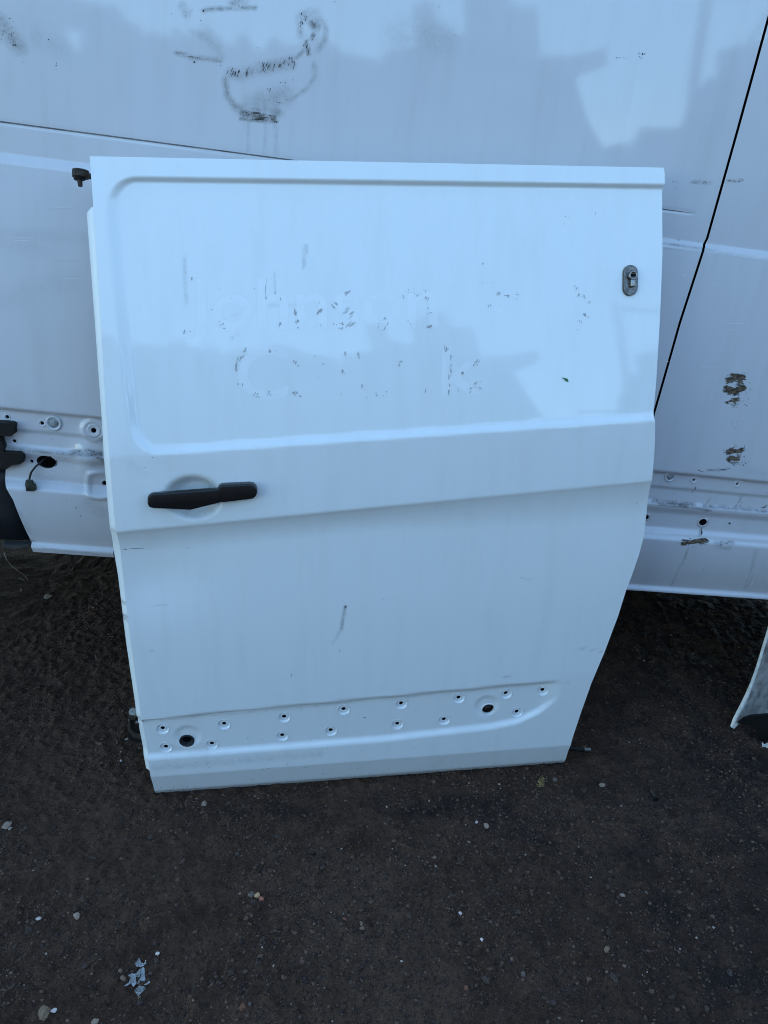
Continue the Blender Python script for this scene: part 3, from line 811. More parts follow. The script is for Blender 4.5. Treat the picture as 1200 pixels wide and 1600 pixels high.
# door handle: a black bar across the painted cup
def bar(name, pts, mat, parent, depth, dn, surf=door, bevel=.004):
    p = np.array(pts, float); u, v = surf.pix(p[:, 0], p[:, 1], dn)
    base = float(np.max(surf.D(np.array([CUP[0] - .065, CUP[0] + .075]), np.array([CUP[1], CUP[1]])))) + dn
    bm = bmesh.new(); n = len(p)
    a = [bm.verts.new((u[i], -(base), v[i])) for i in range(n)]
    b = [bm.verts.new((u[i], -(base - depth), v[i])) for i in range(n)]
    bm.faces.new(a); bm.faces.new(b[::-1])
    for i in range(n): bm.faces.new((a[i], b[i], b[(i + 1) % n], a[(i + 1) % n]))
    return link(name, bm_mesh(name, bm, bevel, 3), mat, parent)
M_HANDLE = simple('handle_black', (0.010, 0.009, 0.009), 0.30, 0, 0.3, 200, 0.06, spec=.4)
hd = bar('handle', [(230, 776), (236, 772), (343, 764), (345, 785), (300, 790), (240, 794.5), (233, 793), (230, 788)], M_HANDLE, door_t, .016, .022)
bar('handle_mount', [(340, 761), (346, 758.5), (390, 756.5), (397, 758.5), (401, 764), (402, 771), (399, 777), (394, 780), (348, 785.5), (341, 782)], M_HANDLE, hd, .030, .020, bevel=.004)
bar('handle_foot', [(231, 777), (258, 775), (258, 791), (240, 793), (232, 792)], M_HANDLE, hd, .026, .012, bevel=.003)

# security lock plate
def stadium(hw, hh, n=14):
    out = []
    for k in range(n + 1): a = math.pi * k / n; out.append((hw * math.cos(a), hh - hw + hw * math.sin(a)))
    for k in range(n + 1): a = math.pi + math.pi * k / n; out.append((hw * math.cos(a), -(hh - hw) + hw * math.sin(a)))
    return out
def prism(name, loop2, y0, y1, bevel=0.0):
    bm = bmesh.new(); a = [bm.verts.new((x, -y1, z)) for x, z in loop2]; b = [bm.verts.new((x, -y0, z)) for x, z in loop2]
    bm.faces.new(a); bm.faces.new(b[::-1]); n = len(loop2)
    for i in range(n): bm.faces.new((a[i], b[i], b[(i + 1) % n], a[(i + 1) % n]))
    return bm_mesh(name, bm, bevel)
lk = link('lock_plate', prism('lock_plate', stadium(.0150, .0300), -.001, .005, .0012), M_STEEL_D, door_t, smooth=False)
place_on(door, lk, 984, 438.5, .0, math.radians(-1))
gk = link('lock_gasket', prism('lock_gasket', stadium(.0160, .0310), -.001, .0012), M_BRASS, lk, smooth=False)
for z in (.0225, -.0220):
    c = link('screw', lathe('screw', [(.0034, .0048), (.0034, .0056), (.0022, .0060), (.0014, .0046), (.0003, .0046)], 14), M_STEEL, lk); c.location = (0.001, 0, z)
cy = link('lock_cylinder', lathe('lock_cylinder', [(.0088, .004), (.0088, .0125), (.0080, .0135), (.0063, .0135), (.0058, .0125), (.0003, .0125)], 26), M_STEEL, lk); cy.location = (.0015, 0, .0085)
ky = link('keyway', bm_mesh('keyway', box_bm(.0085, .004, .0048, (.0025, -.0118, .0085)), .0006), M_DARK, lk)
tb = link('lock_body', bm_mesh('lock_body', box_bm(.0092, .009, .0150, (.0015, -.0085, -.0065)), .0018), M_STEEL, lk)

# roller bracket at the top, hinge block below, stop pin at the right: all stick out from behind the door
def dloc(x, y, dn): u, v = door.pix(x, y, dn); return Vector(door.loc(np.array(u), np.array(v), dn))
a = dloc(114, 271, -.03); b = dloc(150, 277, -.03)
bm = cyl_bm(dloc(126, 266, -.03) , dloc(126, 278, -.03), .0150, 18)
d = (b - a)
bm2 = box_bm(d.length, .012, .0095, tuple((a + b) / 2), bm, Matrix.Rotation(-math.atan2(d.z, d.x), 3, 'Y'))
tr = link('roller_bracket', bm_mesh('roller_bracket', bm, .0015), M_RUSTM, door_t, smooth=False)
link('roller', bm_mesh('roller', cyl_bm(dloc(124, 276, -.03), dloc(124.5, 281, -.03), .0105, 18), .001), M_BLACKP, tr, smooth=False)
link('bolt', bm_mesh('bolt', cyl_bm(dloc(124.5, 280, -.03), dloc(125.5, 291.5, -.03), .0052, 12, .0040), .0008), M_RUSTM, tr, smooth=False)
bm = bmesh.new()
blk = [(199, 1123), (212, 1120), (235, 1125), (240, 1156), (214, 1160), (201, 1155), (198, 1142)]
bk = slab('hinge_block', door, blk, -.062, -.030, M_BLACKP, door_t, .004)
slab('latch_plate', door, [(200, 1143), (208, 1152), (236, 1156), (236, 1149), (211, 1146), (203, 1139), (203, 1126), (199, 1127)], -.034, -.026, M_STEEL, bk, .0012)
link('latch_pin', bm_mesh('latch_pin', cyl_bm(dloc(212, 1128, -.025), dloc(222, 1129, -.025), .007, 14), .001), M_STEEL_D, bk, smooth=False)
pn = link('pin', bm_mesh('pin', cyl_bm(dloc(208.5, 1113, -.032), dloc(208.5, 1122, -.032), .0062, 16), .0008), M_BRASS, bk, smooth=False)
link('pin_head', bm_mesh('pin_head', cyl_bm(dloc(208, 1111.5, -.032), dloc(208.2, 1117.5, -.032), .0098, 18), .0012), M_BRASS, pn, smooth=False)
st = link('stop_pin', bm_mesh('stop_pin', cyl_bm(dloc(880, 1168, -.03), dloc(911, 1171, -.03), .0062, 14), .001), M_BLACKP, door_t, smooth=False)
link('pin_collar', bm_mesh('pin_collar', cyl_bm(dloc(911, 1171, -.03), dloc(921, 1172, -.03), .0085, 14), .0015), M_STEEL_D, st, smooth=False)

# ---- the faded sign writing: ghost of peeled letters, and the adhesive left along them
def letters(text, x0, x1, yb0, yb1, cap, parent, shear=0.0):
    cu = bpy.data.curves.new('faded_lettering', 'FONT'); cu.body = text; cu.offset = 0.012; cu.space_character = 1.02
    tmp = bpy.data.objects.new('tmp', cu); COL.objects.link(tmp)
    me = bpy.data.meshes.new_from_object(tmp.evaluated_get(bpy.context.evaluated_depsgraph_get()))
    bpy.data.objects.remove(tmp)
    bm = bmesh.new(); bm.from_mesh(me)
    xs = [v.co.x for v in bm.verts]; ys = [v.co.y for v in bm.verts]; xa, xb = min(xs), max(xs); cap_h = 0.729
    for k in range(1, 40):
        x = xa + (xb - xa) * k / 40
        bmesh.ops.bisect_plane(bm, geom=bm.verts[:] + bm.edges[:] + bm.faces[:], plane_co=(x, 0, 0), plane_no=(1, 0, 0))
    for k in range(0, 12):
        bmesh.ops.bisect_plane(bm, geom=bm.verts[:] + bm.edges[:] + bm.faces[:], plane_co=(0, -.2 + .1 * k, 0), plane_no=(0, 1, 0))
    for v in bm.verts:
        t = (v.co.x - xa) / (xb - xa); px = x0 + (x1 - x0) * t; py = yb0 + (yb1 - yb0) * t - v.co.y / cap_h * cap
        u, w = door.pix(px, py); v.co = Vector(door.loc(np.array(u), np.array(w), .00018))
    bmesh.ops.recalc_face_normals(bm, faces=bm.faces)
    bm.to_mesh(me); bm.free(); me.name = 'faded_lettering'
    return link('faded_lettering', me, M_GHOST, parent)
letters('Johnson', 291, 684, 516, 510, 84, door_t)
letters('C', 372, 450, 624, 622, 84, door_t)
letters('k', 690, 752, 617, 615, 80, door_t)

def flecks(name, surf, items, mat, parent, dn=.0006):
    """irregular slivers: (x, y, width, height, slant, count, spread x, spread y)"""
    vs, fs = [], []
    for x, y, w, h, sl_, cnt, sx, sy in items:
        for k in range(cnt):
            cx = x + random.uniform(-sx, sx); cy = y + random.uniform(-sy, sy)
            ww = w * random.uniform(.4, 1.0); hh = h * random.uniform(.4, 1.05); n = random.choice((6, 7, 8, 9))
            px, py = [], []
            for j in range(n):
                a = 2 * math.pi * j / n; r = random.uniform(.55, 1.15)
                ex, ey = math.cos(a) * ww / 2 * r, math.sin(a) * hh / 2 * r
                px.append(cx + ex - ey * sl_); py.append(cy + ey)
            u, v = surf.pix(np.array(px), np.array(py)); L = surf.loc(u, v, dn)
            i0 = len(vs); vs.extend(L); fs.append(tuple(range(i0 + n - 1, i0 - 1, -1)))
    me = raw(name, vs, fs)
    o = link(name, me, mat, parent, smooth=False); o['kind'] = 'stuff'
    return o
RES = [(301, 436, 3, 9, 0, 3, 2, 2), (288, 518, 3, 13, .3, 1, 1, 1), (295, 518, 4, 2, 0, 2, 6, 1), (331, 484, 10, 3, 0, 1, 0, 0), (345, 505, 3, 6, .5, 3, 4, 4), (351, 513, 8, 2, 0, 1, 0, 0),
       (343, 453, 2, 4, -.5, 1, 1, 1), (362, 465, 2, 4, 0, 1, 0, 0), (398, 451, 3, 3, 0, 1, 0, 0), (430, 457, 2.5, 8, 0, 1, 0, 0), (438, 467, 2, 6, 0, 1, 0, 0),
       (437, 504, 3, 5, .3, 4, 2, 7), (462, 488, 6, 15, -.2, 2, 1, 3), (465, 502, 4, 6, 0, 4, 3, 3), (466, 512, 9, 2.5, 0, 1, 1, 0), (499, 487, 6, 12, .5, 2, 3, 2), (500, 508, 3, 7, -.6, 1, 2, 1), (499, 473, 1.5, 3, 0, 1, 0, 0),
       (541, 458, 2, 7, .8, 6, 8, 3), (522, 476, 3, 7, -.6, 6, 4, 5), (543, 484, 2, 9, 1.2, 6, 5, 7), (548, 494, 2, 8, 1.2, 4, 3, 5), (528, 509, 5, 4, .4, 7, 8, 5), (548, 507, 2.5, 9, 1.4, 6, 6, 3),
       (578, 469, 3, 3, 0, 1, 0, 0), (603, 505, 2.5, 9, .4, 4, 3, 8), (592, 508, 2, 7, .4, 2, 2, 3), (630, 462, 3, 7, 0, 2, 1, 3), (643, 456, 2, 4, .3, 5, 5, 5), (654, 460, 2, 3, .3, 4, 4, 3), (667, 463, 2, 6, .2, 6, 3, 9), (671, 485, 2, 4, .2, 5, 4, 5),
       (670, 508, 5, 7, .3, 5, 4, 3), (641, 503, 2, 3, 0, 2, 6, 4),
       (384, 546, 3, 5, .5, 4, 4, 3), (378, 556, 2, 10, .4, 4, 3, 6), (371, 560, 2, 8, .2, 2, 1, 3), (368, 574, 3, 11, .3, 4, 2, 7), (372, 600, 2.5, 6, -.3, 2, 1, 2), (379, 600, 3, 9, 0, 1, 1, 1),
       (400, 618, 3, 6, .4, 5, 7, 4), (420, 614, 2, 5, 0, 5, 4, 5), (422, 548, 3, 7, .2, 2, 2, 1), (432, 548, 2, 6, .7, 1, 1, 1), (460, 567, 3, 9, .3, 2, 3, 3), (466, 573, 4, 3, 0, 2, 5, 3),
       (464, 616, 5, 4, -.6, 5, 7, 4), (492, 557, 2, 6, 0, 1, 0, 0), (506, 568, 4, 3, 0, 2, 2, 1), (498, 588, 2, 5, 0, 1, 0, 0), (539, 553, 2.5, 8, .3, 2, 2, 2), (559, 554, 2, 10, 0, 3, 3, 4), (537, 583, 2, 6, 0, 5, 4, 6), (565, 600, 1.5, 10, 0, 2, 2, 5),
       (533, 617, 2, 7, 0, 1, 0, 0), (588, 616, 3, 9, 0, 2, 1, 2), (599, 618, 2, 4, 0, 1, 0, 0), (604, 612, 2, 7, 0, 1, 0, 0), (624, 567, 3, 6, .4, 4, 4, 4), (573, 621, 2, 3, 0, 1, 0, 0),
       (697, 544, 2.5, 10, .1, 4, 3, 5), (704, 570, 1.8, 9, 0, 8, 2, 16), (702, 598, 1.8, 8, .1, 8, 2, 16), (699, 613, 3, 7, .3, 4, 3, 5), (723, 583, 5, 12, 0, 2, 1, 1), (745, 567, 3, 6, .5, 6, 5, 4), (738, 605, 3, 7, .5, 6, 6, 8), (749, 600, 2, 4, .2, 5, 4, 8), (716, 611, 1.5, 8, 0, 1, 0, 0), (666, 609, 2, 10, .3, 2, 2, 3),
       (754, 442, 2, 4, .3, 1, 0, 0), (754, 410, 2, 5, .3, 2, 1, 3), (769, 442, 1.5, 5, 0, 1, 0, 0), (778, 459, 2, 8, .5, 4, 4, 2), (792, 461, 8, 3, 0, 4, 6, 3), (806, 459, 6, 2, 0, 2, 3, 2), (765, 478, 3, 6, -.4, 2, 2, 2), (783, 478, 2, 2, 0, 1, 0, 0), (807, 467, 2, 4, 0, 1, 0, 0),
       (898, 447, 3, 3, 0, 1, 0, 0), (901, 452, 2, 6, .7, 2, 2, 2), (903, 461, 3, 5, -.5, 3, 3, 3), (912, 463, 2, 6, -.3, 4, 3, 4), (921, 473, 2, 3, 0, 4, 3, 3), (914, 491, 4, 6, -.5, 3, 2, 3), (919, 495, 4, 2, 0, 1, 0, 0), (907, 500, 1.5, 10, 0, 2, 2, 4), (902, 515, 2.5, 2, 0, 1, 0, 0),
       (884, 338, 2, 4, 0, 3, 5, 2), (881, 350, 1.5, 5, 0, 1, 0, 0), (930, 335, 1.5, 5, 0, 2, 1, 4), (865, 316, 2, 2, 0, 1, 0, 0)]
flecks('adhesive_residue', door, RES, M_RESID, door_t, .0006)
SCR = [(213, 857, 42, 1.3, 0, 1, 0, 0), (196, 858, 8, 1.6, 0, 1, 0, 0), (295, 856, 20, 1, 0, 1, 0, 0), (238, 715, 3, 1.5, 0, 1, 0, 0), (225, 731, 3, 2, 0, 2, 3, 4), (995, 786, 1.6, 4, 0, 1, 0, 0), (598, 936, 2, 2, 0, 1, 0, 0), (531, 1017, 3, 2, 0, 1, 0, 0),
       (540, 952, 2, 6, .2, 3, 2, 6), (472, 1109, 2.5, 2, 0, 1, 0, 0), (570, 1121, 5, 1.2, 0, 1, 0, 0), (455, 1055, 1, 6, 0, 1, 0, 0), (560, 1205, 1.8, 1.5, 0, 40, 300, 16), (300, 1234, 2, 1.6, 0, 16, 50, 6), (640, 1150, 1.4, 1.4, 0, 14, 300, 20)]
flecks('scratch', door, SCR, M_SCRATCH, door_t, .0005)
VSC = [(300, 16, 4, 4, 0, 1, 0, 0), (318, 17, 4, 4, 0, 1, 0, 0), (330, 14, 24, 2, 0, 1, 2, 0), (268, 22, 6, 1.5, 0, 1, 0, 0), (290, 25, 3, 3, 0, 1, 0, 0), (314, 32, 3, 3, 0, 1, 0, 0), (345, 102, 4, 4, 0, 1, 0, 0), (304, 98, 3, 6, 0, 2, 1, 3), (305, 90, 40, 1.3, -.2, 2, 10, 2),
       (372, 112, 1.8, 9, .4, 14, 18, 7), (418, 106, 1.8, 8, .4, 14, 12, 7), (448, 98, 1.6, 9, .4, 12, 12, 8), (477, 76, 2, 9, .1, 5, 5, 10), (474, 32, 2, 6, .3, 8, 5, 14), (492, 56, 2, 13, .5, 1, 0, 0), (488, 62, 3, 3, 0, 1, 0, 0),
       (442, 131, 3, 3, 0, 3, 12, 4), (421, 140, 2, 5, 0, 3, 4, 3), (458, 125, 9, 2, -.2, 1, 0, 0), (448, 156, 4, 3, 0, 1, 0, 0), (437, 160, 3, 2, 0, 2, 5, 1), (400, 187, 30, 2, 0, 3, 6, 2), (405, 180, 24, 1.6, 0, 4, 12, 5), (431, 190, 4, 5, 0, 2, 2, 3),
       (10, 45, 2, 2.5, 0, 16, 12, 18), (24, 70, 4, 7, -.6, 2, 3, 3), (36, 97, 7, 1.5, -.3, 1, 0, 0), (90, 100, 3, 2, 0, 2, 5, 4), (76, 62, 3, 2, 0, 1, 0, 0), (523, 3, 2.5, 3, 0, 1, 0, 0), (403, 75, 6, 1.5, 0, 1, 0, 0),
       (970, 91, 3, 1.5, 0, 5, 8, 1), (1003, 88, 2, 3, .2, 8, 5, 8), (711, 55, 2, 2, 0, 1, 0, 0), (687, 12, 2, 2, 0, 2, 3, 3), (1095, 285, 4, 1.3, 0, 7, 14, 3), (1148, 283, 4, 1.5, 0, 5, 13, 1), (1055, 285, 2, 2.5, 0, 3, 5, 10), (1060, 375, 3, 2, 0, 1, 0, 0), (1091, 378, 5, 1.6, 0, 1, 0, 0),
       (1110, 735, 7, 1.4, -.1, 5, 22, 2), (1084, 772, 1.4, 7, .3, 3, 3, 14), (1158, 780, 1.4, 7, .3, 3, 3, 12), (1197, 770, 2, 6, .2, 1, 0, 0), (1099, 890, 3, 3, 0, 1, 0, 0), (1096, 832, 3, 8, .2, 3, 1, 5), (1130, 850, 5, 1.2, 0, 10, 12, 4), (1155, 612, 1.6, 3, .4, 30, 20, 26), (1150, 712, 1.6, 3, .4, 30, 20, 16), (1085, 848, 3, 2, .4, 16, 20, 7), (1150, 655, 1.5, 2, 0, 6, 30, 20),
       (40, 842, 22, 1.4, -.3, 1, 0, 0), (50, 845, 8, 1.4, -.6, 1, 0, 0), (90, 740, 1.4, 1.4, 0, 8, 60, 60), (113, 790, 1.2, 8, -.5, 3, 20, 20)]
flecks('dirt_fleck', van, VSC, M_SCRATCH, van_t, .0006)
PAL = [(100, 325, 70, 2, 0, 1, 10, 2), (100, 405, 90, 1.5, -.1, 1, 5, 2), (110, 435, 50, 1.2, 0, 1, 0, 0), (30, 375, 50, 1.5, -.1, 2, 10, 5), (1115, 445, 40, 1.6, 0, 1, 0, 0), (1150, 507, 40, 1.8, 0, 1, 4, 2), (1145, 516, 36, 1.5, 0, 1, 0, 0), (1120, 575, 40, 1.3, 0, 2, 16, 2), (1060, 493, 8, 2, 0, 1, 0, 0), (1042, 565, 12, 1.4, 0, 1, 0, 0), (1070, 430, 26, 2, .5, 1, 0, 0),
       (140, 790, 30, 1.2, -.7, 1, 0, 0), (1060, 885, 2, 40, .8, 1, 0, 0), (1178, 900, 2, 40, .4, 2, 6, 6)]
flecks('pale_scuff', van, PAL, M_PALE, van_t, .0007)


# ------------------------------------------------------------------ broken bumper end at the right edge of the picture
def ppt(x, y, Y): d = ray(x, y); return CC + d * (Y / d[1])
b0 = gpix(1145, 1137)
YB = float(b0[1])
bump_t = thing('bumper_fragment', 'broken white bumper end with black inner trim standing at the right edge', 'bumper', Matrix.Translation(Vector(b0)))
def rel(p): return np.asarray(p, float) - b0
edge_px = [(1143, 1136), (1149, 1124), (1158, 1107), (1167, 1088), (1175, 1068), (1183, 1045), (1191, 1018), (1200, 988), (1210, 950), (1222, 900), (1236, 840), (1252, 770)]
edge = [ppt(x, y, YB + .02 * i / 3) for i, (x, y) in enumerate(edge_px)]
offs = [(0, 0, 0), (.012, .004, -.002), (.04, .022, -.006), (.09, .045, -.012), (.16, .055, -.02), (.26, .03, -.03), (.38, -.04, -.04)]
P = np.array([[rel(e) + np.array(o) * (1, 1, 1) for o in offs] for e in edge]); P[..., 2] = np.maximum(P[..., 2], .002)
sk = link('bumper_skin', grid_mesh('bumper_skin', P), M_BACKP, bump_t)
mm = sk.modifiers.new('thick', 'SOLIDIFY'); mm.thickness = .003; mm.offset = 1
P2 = np.array([[rel(e) + np.array(o) for o in ((-.0045 * w, .004, .001), (-.004 * w, -.003, .001), (.0035 * w, -.004, 0), (.004 * w, .002, 0))] for e, w in zip(edge, (.5, 1.1, 1.2, 1.0, .7, .6, .5, .5, .5, .5, .5, .5))])
lp = link('edge_lip', grid_mesh('edge_lip', np.concatenate([P2, P2[:, :1]], 1)), M_BUMP, bump_t)
def px_prism(name, pts, Y, th, mat, parent, bevel=.001):
    bm = bmesh.new(); f = [bm.verts.new(rel(ppt(x, y, Y))) for x, y in pts]; k = [bm.verts.new(rel(ppt(x, y, Y)) + np.array((.004, th, 0))) for x, y in pts]
    bm.faces.new(f); bm.faces.new(k[::-1]); n = len(pts)
    for i in range(n): bm.faces.new((f[i], k[i], k[(i + 1) % n], f[(i + 1) % n]))
    return link(name, bm_mesh(name, bm, bevel), mat, parent, smooth=False)
tr_ = px_prism('trim_and_shadow', [(1152, 1130), (1161, 1123), (1173, 1119), (1200, 1117), (1240, 1115), (1240, 1165), (1200, 1168), (1187, 1173), (1184, 1152), (1182, 1140), (1172, 1134), (1161, 1131)], YB - .050, .008, M_BLACKP, bump_t, .001)  # black trim; its upper band also stands in for the shadow above it
px_prism('broken_tab', [(1181, 1174), (1184, 1170), (1191, 1167), (1190, 1161), (1193, 1166), (1206, 1159), (1225, 1154), (1225, 1168), (1204, 1174), (1188, 1178)], YB - .084, .006, M_BUMP, bump_t, .001)
px_prism('torn_edge', [(1144, 1137), (1148, 1131), (1151, 1130), (1152, 1134), (1147, 1139)], YB - .006, .004, M_BUMP, bump_t, .0005)
bmx = bmesh.new(); bmesh.ops.create_icosphere(bmx, subdivisions=2, radius=.026, matrix=Matrix.Translation(Vector(rel(ppt(1207, 1125, YB + .01)))) @ Matrix.Diagonal((.7, .4, 1, 1)))
link('foam_block', bm_mesh('foam_block', bmx), M_BACKP, bump_t)

# ------------------------------------------------------------------ small things lying about
M_PLAST = MatB('clear_plastic')
M_PLAST.set(Base_Color=(.80, .80, .80), Roughness=M_PLAST.ramp(M_PLAST.noise(90, 4, .6), .35, .65, .08, .45), Transmission_Weight=M_PLAST.ramp(M_PLAST.noise(70, 3, .6), .3, .7, .92, .65), IOR=1.45)
M_PLAST = M_PLAST.m
def shard(pts, label, lift, tilt):
    pts = [(150 + x / 9.23, 1480 + y / 9.23) for x, y in pts]
    W = gpix(np.array([p[0] for p in pts]), np.array([p[1] for p in pts])); c = W.mean(0); W = W - c
    bm = bmesh.new(); n = len(pts)
    z = [lift + tilt[0] * p[0] + tilt[1] * p[1] for p in W]
    a = [bm.verts.new((W[i][0], W[i][1], z[i] + .0014)) for i in range(n)]; b = [bm.verts.new((W[i][0], W[i][1], z[i])) for i in range(n)]
    bm.faces.new(a); bm.faces.new(b[::-1])
    for i in range(n): bm.faces.new((a[i], b[i], b[(i + 1) % n], a[(i + 1) % n]))
    o = link('plastic_shard', bm_mesh('plastic_shard', bm, .0003), M_PLAST, smooth=False); o.location = c
    tag(o, label, 'shard', 'broken clear plastic shards on the ground')
shard([(565, 265), (600, 225), (630, 195), (650, 235), (690, 265), (725, 240), (732, 262), (680, 322), (590, 322)], 'jagged clear plastic shard at the far end of the shard cluster', .006, (.1, .15))
shard([(640, 380), (690, 335), (705, 345), (718, 540), (590, 550), (655, 440)], 'largest triangular clear plastic shard at the middle of the cluster', .005, (-.15, .1))
shard([(585, 425), (650, 365), (640, 440), (630, 462), (588, 452)], 'small clear plastic shard leaning on the largest triangular one', .008, (.2, -.1))
shard([(480, 525), (530, 430), (578, 420), (585, 540), (540, 582)], 'kite shaped clear plastic shard left of the largest triangular one', .005, (.12, .1))
shard([(560, 660), (620, 570), (690, 572), (722, 610), (640, 715), (605, 738)], 'leaf shaped clear plastic shard at the near end of the cluster', .004, (.1, -.18))
shard([(690, 555), (780, 528), (784, 552), (742, 578)], 'thin pale plastic sliver pointing right out of the shard cluster', .006, (.1, .1))
shard([(415, 575), (490, 545), (497, 562), (432, 584)], 'thin pale plastic sliver pointing left out of the shard cluster', .005, (.1, .1))
shard([(468, 432), (540, 402), (525, 430), (500, 466)], 'tiny clear plastic chip next to the brown stone', .005, (.1, .2))

def stone_mesh(name, r, seed, flat=.7, sub=2, jag=.28):
    rr = random.Random(seed); bm = bmesh.new(); bmesh.ops.create_icosphere(bm, subdivisions=sub, radius=1)
    ax = [Vector((rr.gauss(0, 1), rr.gauss(0, 1), rr.gauss(0, 1))).normalized() for _ in range(9)]; am = [rr.uniform(.40, .85) for _ in ax]
    for v in bm.verts:
        for a, m_ in zip(ax, am):
            d = v.co.dot(a)
            if d > m_: v.co -= a * (d - m_) * .97
        v.co *= 1 + rr.uniform(-.06, .06)
    sx, sy = rr.uniform(.75, 1.2), rr.uniform(.75, 1.2)
    for v in bm.verts: v.co = Vector((v.co.x * r * sx, v.co.y * r * sy, v.co.z * r * flat))
    return bm_mesh(name, bm)
def stone_mat(name, c): return simple(name, (c[0], c[1] * .91, c[2] * 1.02), .85, 0, .4, 150, .5)
MS = {'cream': stone_mat('cream_stone', (.62, .40, .17)), 'pink': stone_mat('pink_stone', (.55, .19, .10)), 'dark': stone_mat('dark_stone', (.060, .038, .024)),
      'brown': stone_mat('brown_stone', (.21, .14, .075)), 'pale': stone_mat('pale_stone', (.34, .255, .165)), 'white': stone_mat('white_chip', (.74, .63, .48)), 'grey': stone_mat('grey_stone', (.15, .115, .08)),
      'rusty': stone_mat('rusty_stone', (.19, .08, .035))}
def stone(x, y, wpx, m, label, group=None, flat=.7, cat='stone', name=None):
    P = gpix(x, y); dist = float(np.linalg.norm(P - CC)); r = wpx / 2 * dist / F_PX
    o = link(name or 'stone', stone_mesh(name or 'stone', r, int(x * 31 + y), flat), MS[m], smooth=False)
    o.location = (P[0], P[1], P[2] + r * flat * .38); o.rotation_euler = (0, 0, random.uniform(0, 6.28))
    return tag(o, label, cat, group)
GS = 'coloured stones loose on the ground'
stone(401, 1400, 10, 'cream', 'cream stone touching a pink stone on the bare ground', GS)
stone(409, 1405, 10, 'pink', 'pink stone touching a cream stone on the bare ground', GS)
stone(393, 1399, 9, 'grey', 'dull grey stone left of the cream stone', GS)
stone(397, 1410, 10, 'dark', 'dark stone just in front of the cream stone', GS)
stone(193, 1530, 11, 'brown', 'square brown stone left of the broken plastic shards', GS)
stone(188, 1519, 8, 'brown', 'narrow brown stone behind the square brown stone', GS, .9)
stone(120, 1433, 14, 'pale', 'flat pale stone lump up left of the plastic shards', GS, .5)
stone(318, 1257, 13, 'pale', 'pale wedge stone just below the lower left corner of the door', GS)
stone(246, 1490, 7, 'white', 'tiny white chip up right of the plastic shards', GS, .5)
stone(1168 - 192, 1510, 6, 'brown', 'small brown stone in the right foreground', GS)
stone(949, 1485, 11, 'brown', 'yellowish brown stone in the right foreground below a dark one', GS)
stone(972, 1400, 9, 'pale', 'pale stone right of a dark clod in the right foreground', GS)
stone(818, 1522, 8, 'grey', 'flat upright grey stone in the bottom centre foreground', GS, .4)
stone(728, 1545, 10, 'rusty', 'flat rusty stone near the bottom centre', GS, .4)
stone(378, 1575, 12, 'rusty', 'rusty brown stone at the bottom edge left of centre', GS, .6)
stone(390, 1570, 8, 'grey', 'grey stone right of the rusty one at the bottom edge', GS, .5)
stone(565, 1444, 9, 'brown', 'brown round stone above another brown pebble', GS)
stone(566, 1452, 8, 'brown', 'brown pebble just below a brown round stone', GS)
stone(539, 1437, 8, 'rusty', 'reddish pebble left of two brown pebbles', GS)
stone(759, 1292, 10, 'pale', 'pale stone below the bottom edge of the door', GS)
stone(745, 1285, 6, 'white', 'small white chip left of the pale stone under the door', GS, .5)
stone(941, 1228, 10, 'pale', 'flat pale stone right of the olive moss', GS, .4)
stone(75, 934, 15, 'pale', 'flat pale stone below the thin wire at the left', GS, .35)
stone(60, 1435, 8, 'white', 'white chip left of the flat pale lump', GS, .4)
stone(12, 1290, 14, 'pale', 'crumbling pale stone at the left edge', GS, .4)
stone(16, 1295, 8, 'white', 'white flake on the crumbling pale stone at the left edge', GS, .4)
stone(72, 1581, 22, 'brown', 'rough broad brown stone by the hollow at the bottom left', GS, .4)
stone(83, 1580, 9, 'white', 'white flake on the rough brown stone at the bottom left', GS, .4)
stone(150, 1596, 10, 'pale', 'pale stone cut by the bottom edge at the left', GS, .6)
stone(205, 1225, 6, 'grey', 'small grey pebble left of the lower left door corner', GS)
stone(189, 1189, 6, 'white', 'white splinter left of the door beside the hinge block', GS, .5)
stone(844 - 25, 1216, 6, 'grey', 'small grey pebble left of the olive moss', GS)
stone(867, 1219, 8, 'grey', 'small grey stone right beside the olive moss', GS)
stone(719, 1428, 7, 'white', 'white chip in the centre right foreground', GS, .4)
stone(753, 1469, 6, 'white', 'rounded white chip low in the centre right foreground', GS, .5)
for x, y, w in ((950, 1388, 10), (810, 1427, 11), (950, 1460, 11), (958, 1530, 14), (963, 1525, 8), (863, 1568, 11), (760, 1532, 11), (912, 1238, 13), (40, 1296, 9), (45, 1455, 12), (133, 1511, 9), (66, 1478, 9), (235, 1310, 11), (277, 1415, 9),
                (430, 1482, 8), (462, 1233, 9), (505, 1357, 10), (434, 1308, 9), (243, 1503, 9), (146, 1341, 10), (371, 1336, 9), (640, 1432, 10), (777, 1323, 9), (930, 1262, 8), (243, 1476, 9), (37, 1325, 8), (1141, 1521, 9), (1105, 1577, 10)):
    stone(x, y, w, 'dark', 'small dark stone lying loose on the black ground', 'small dark loose stones')

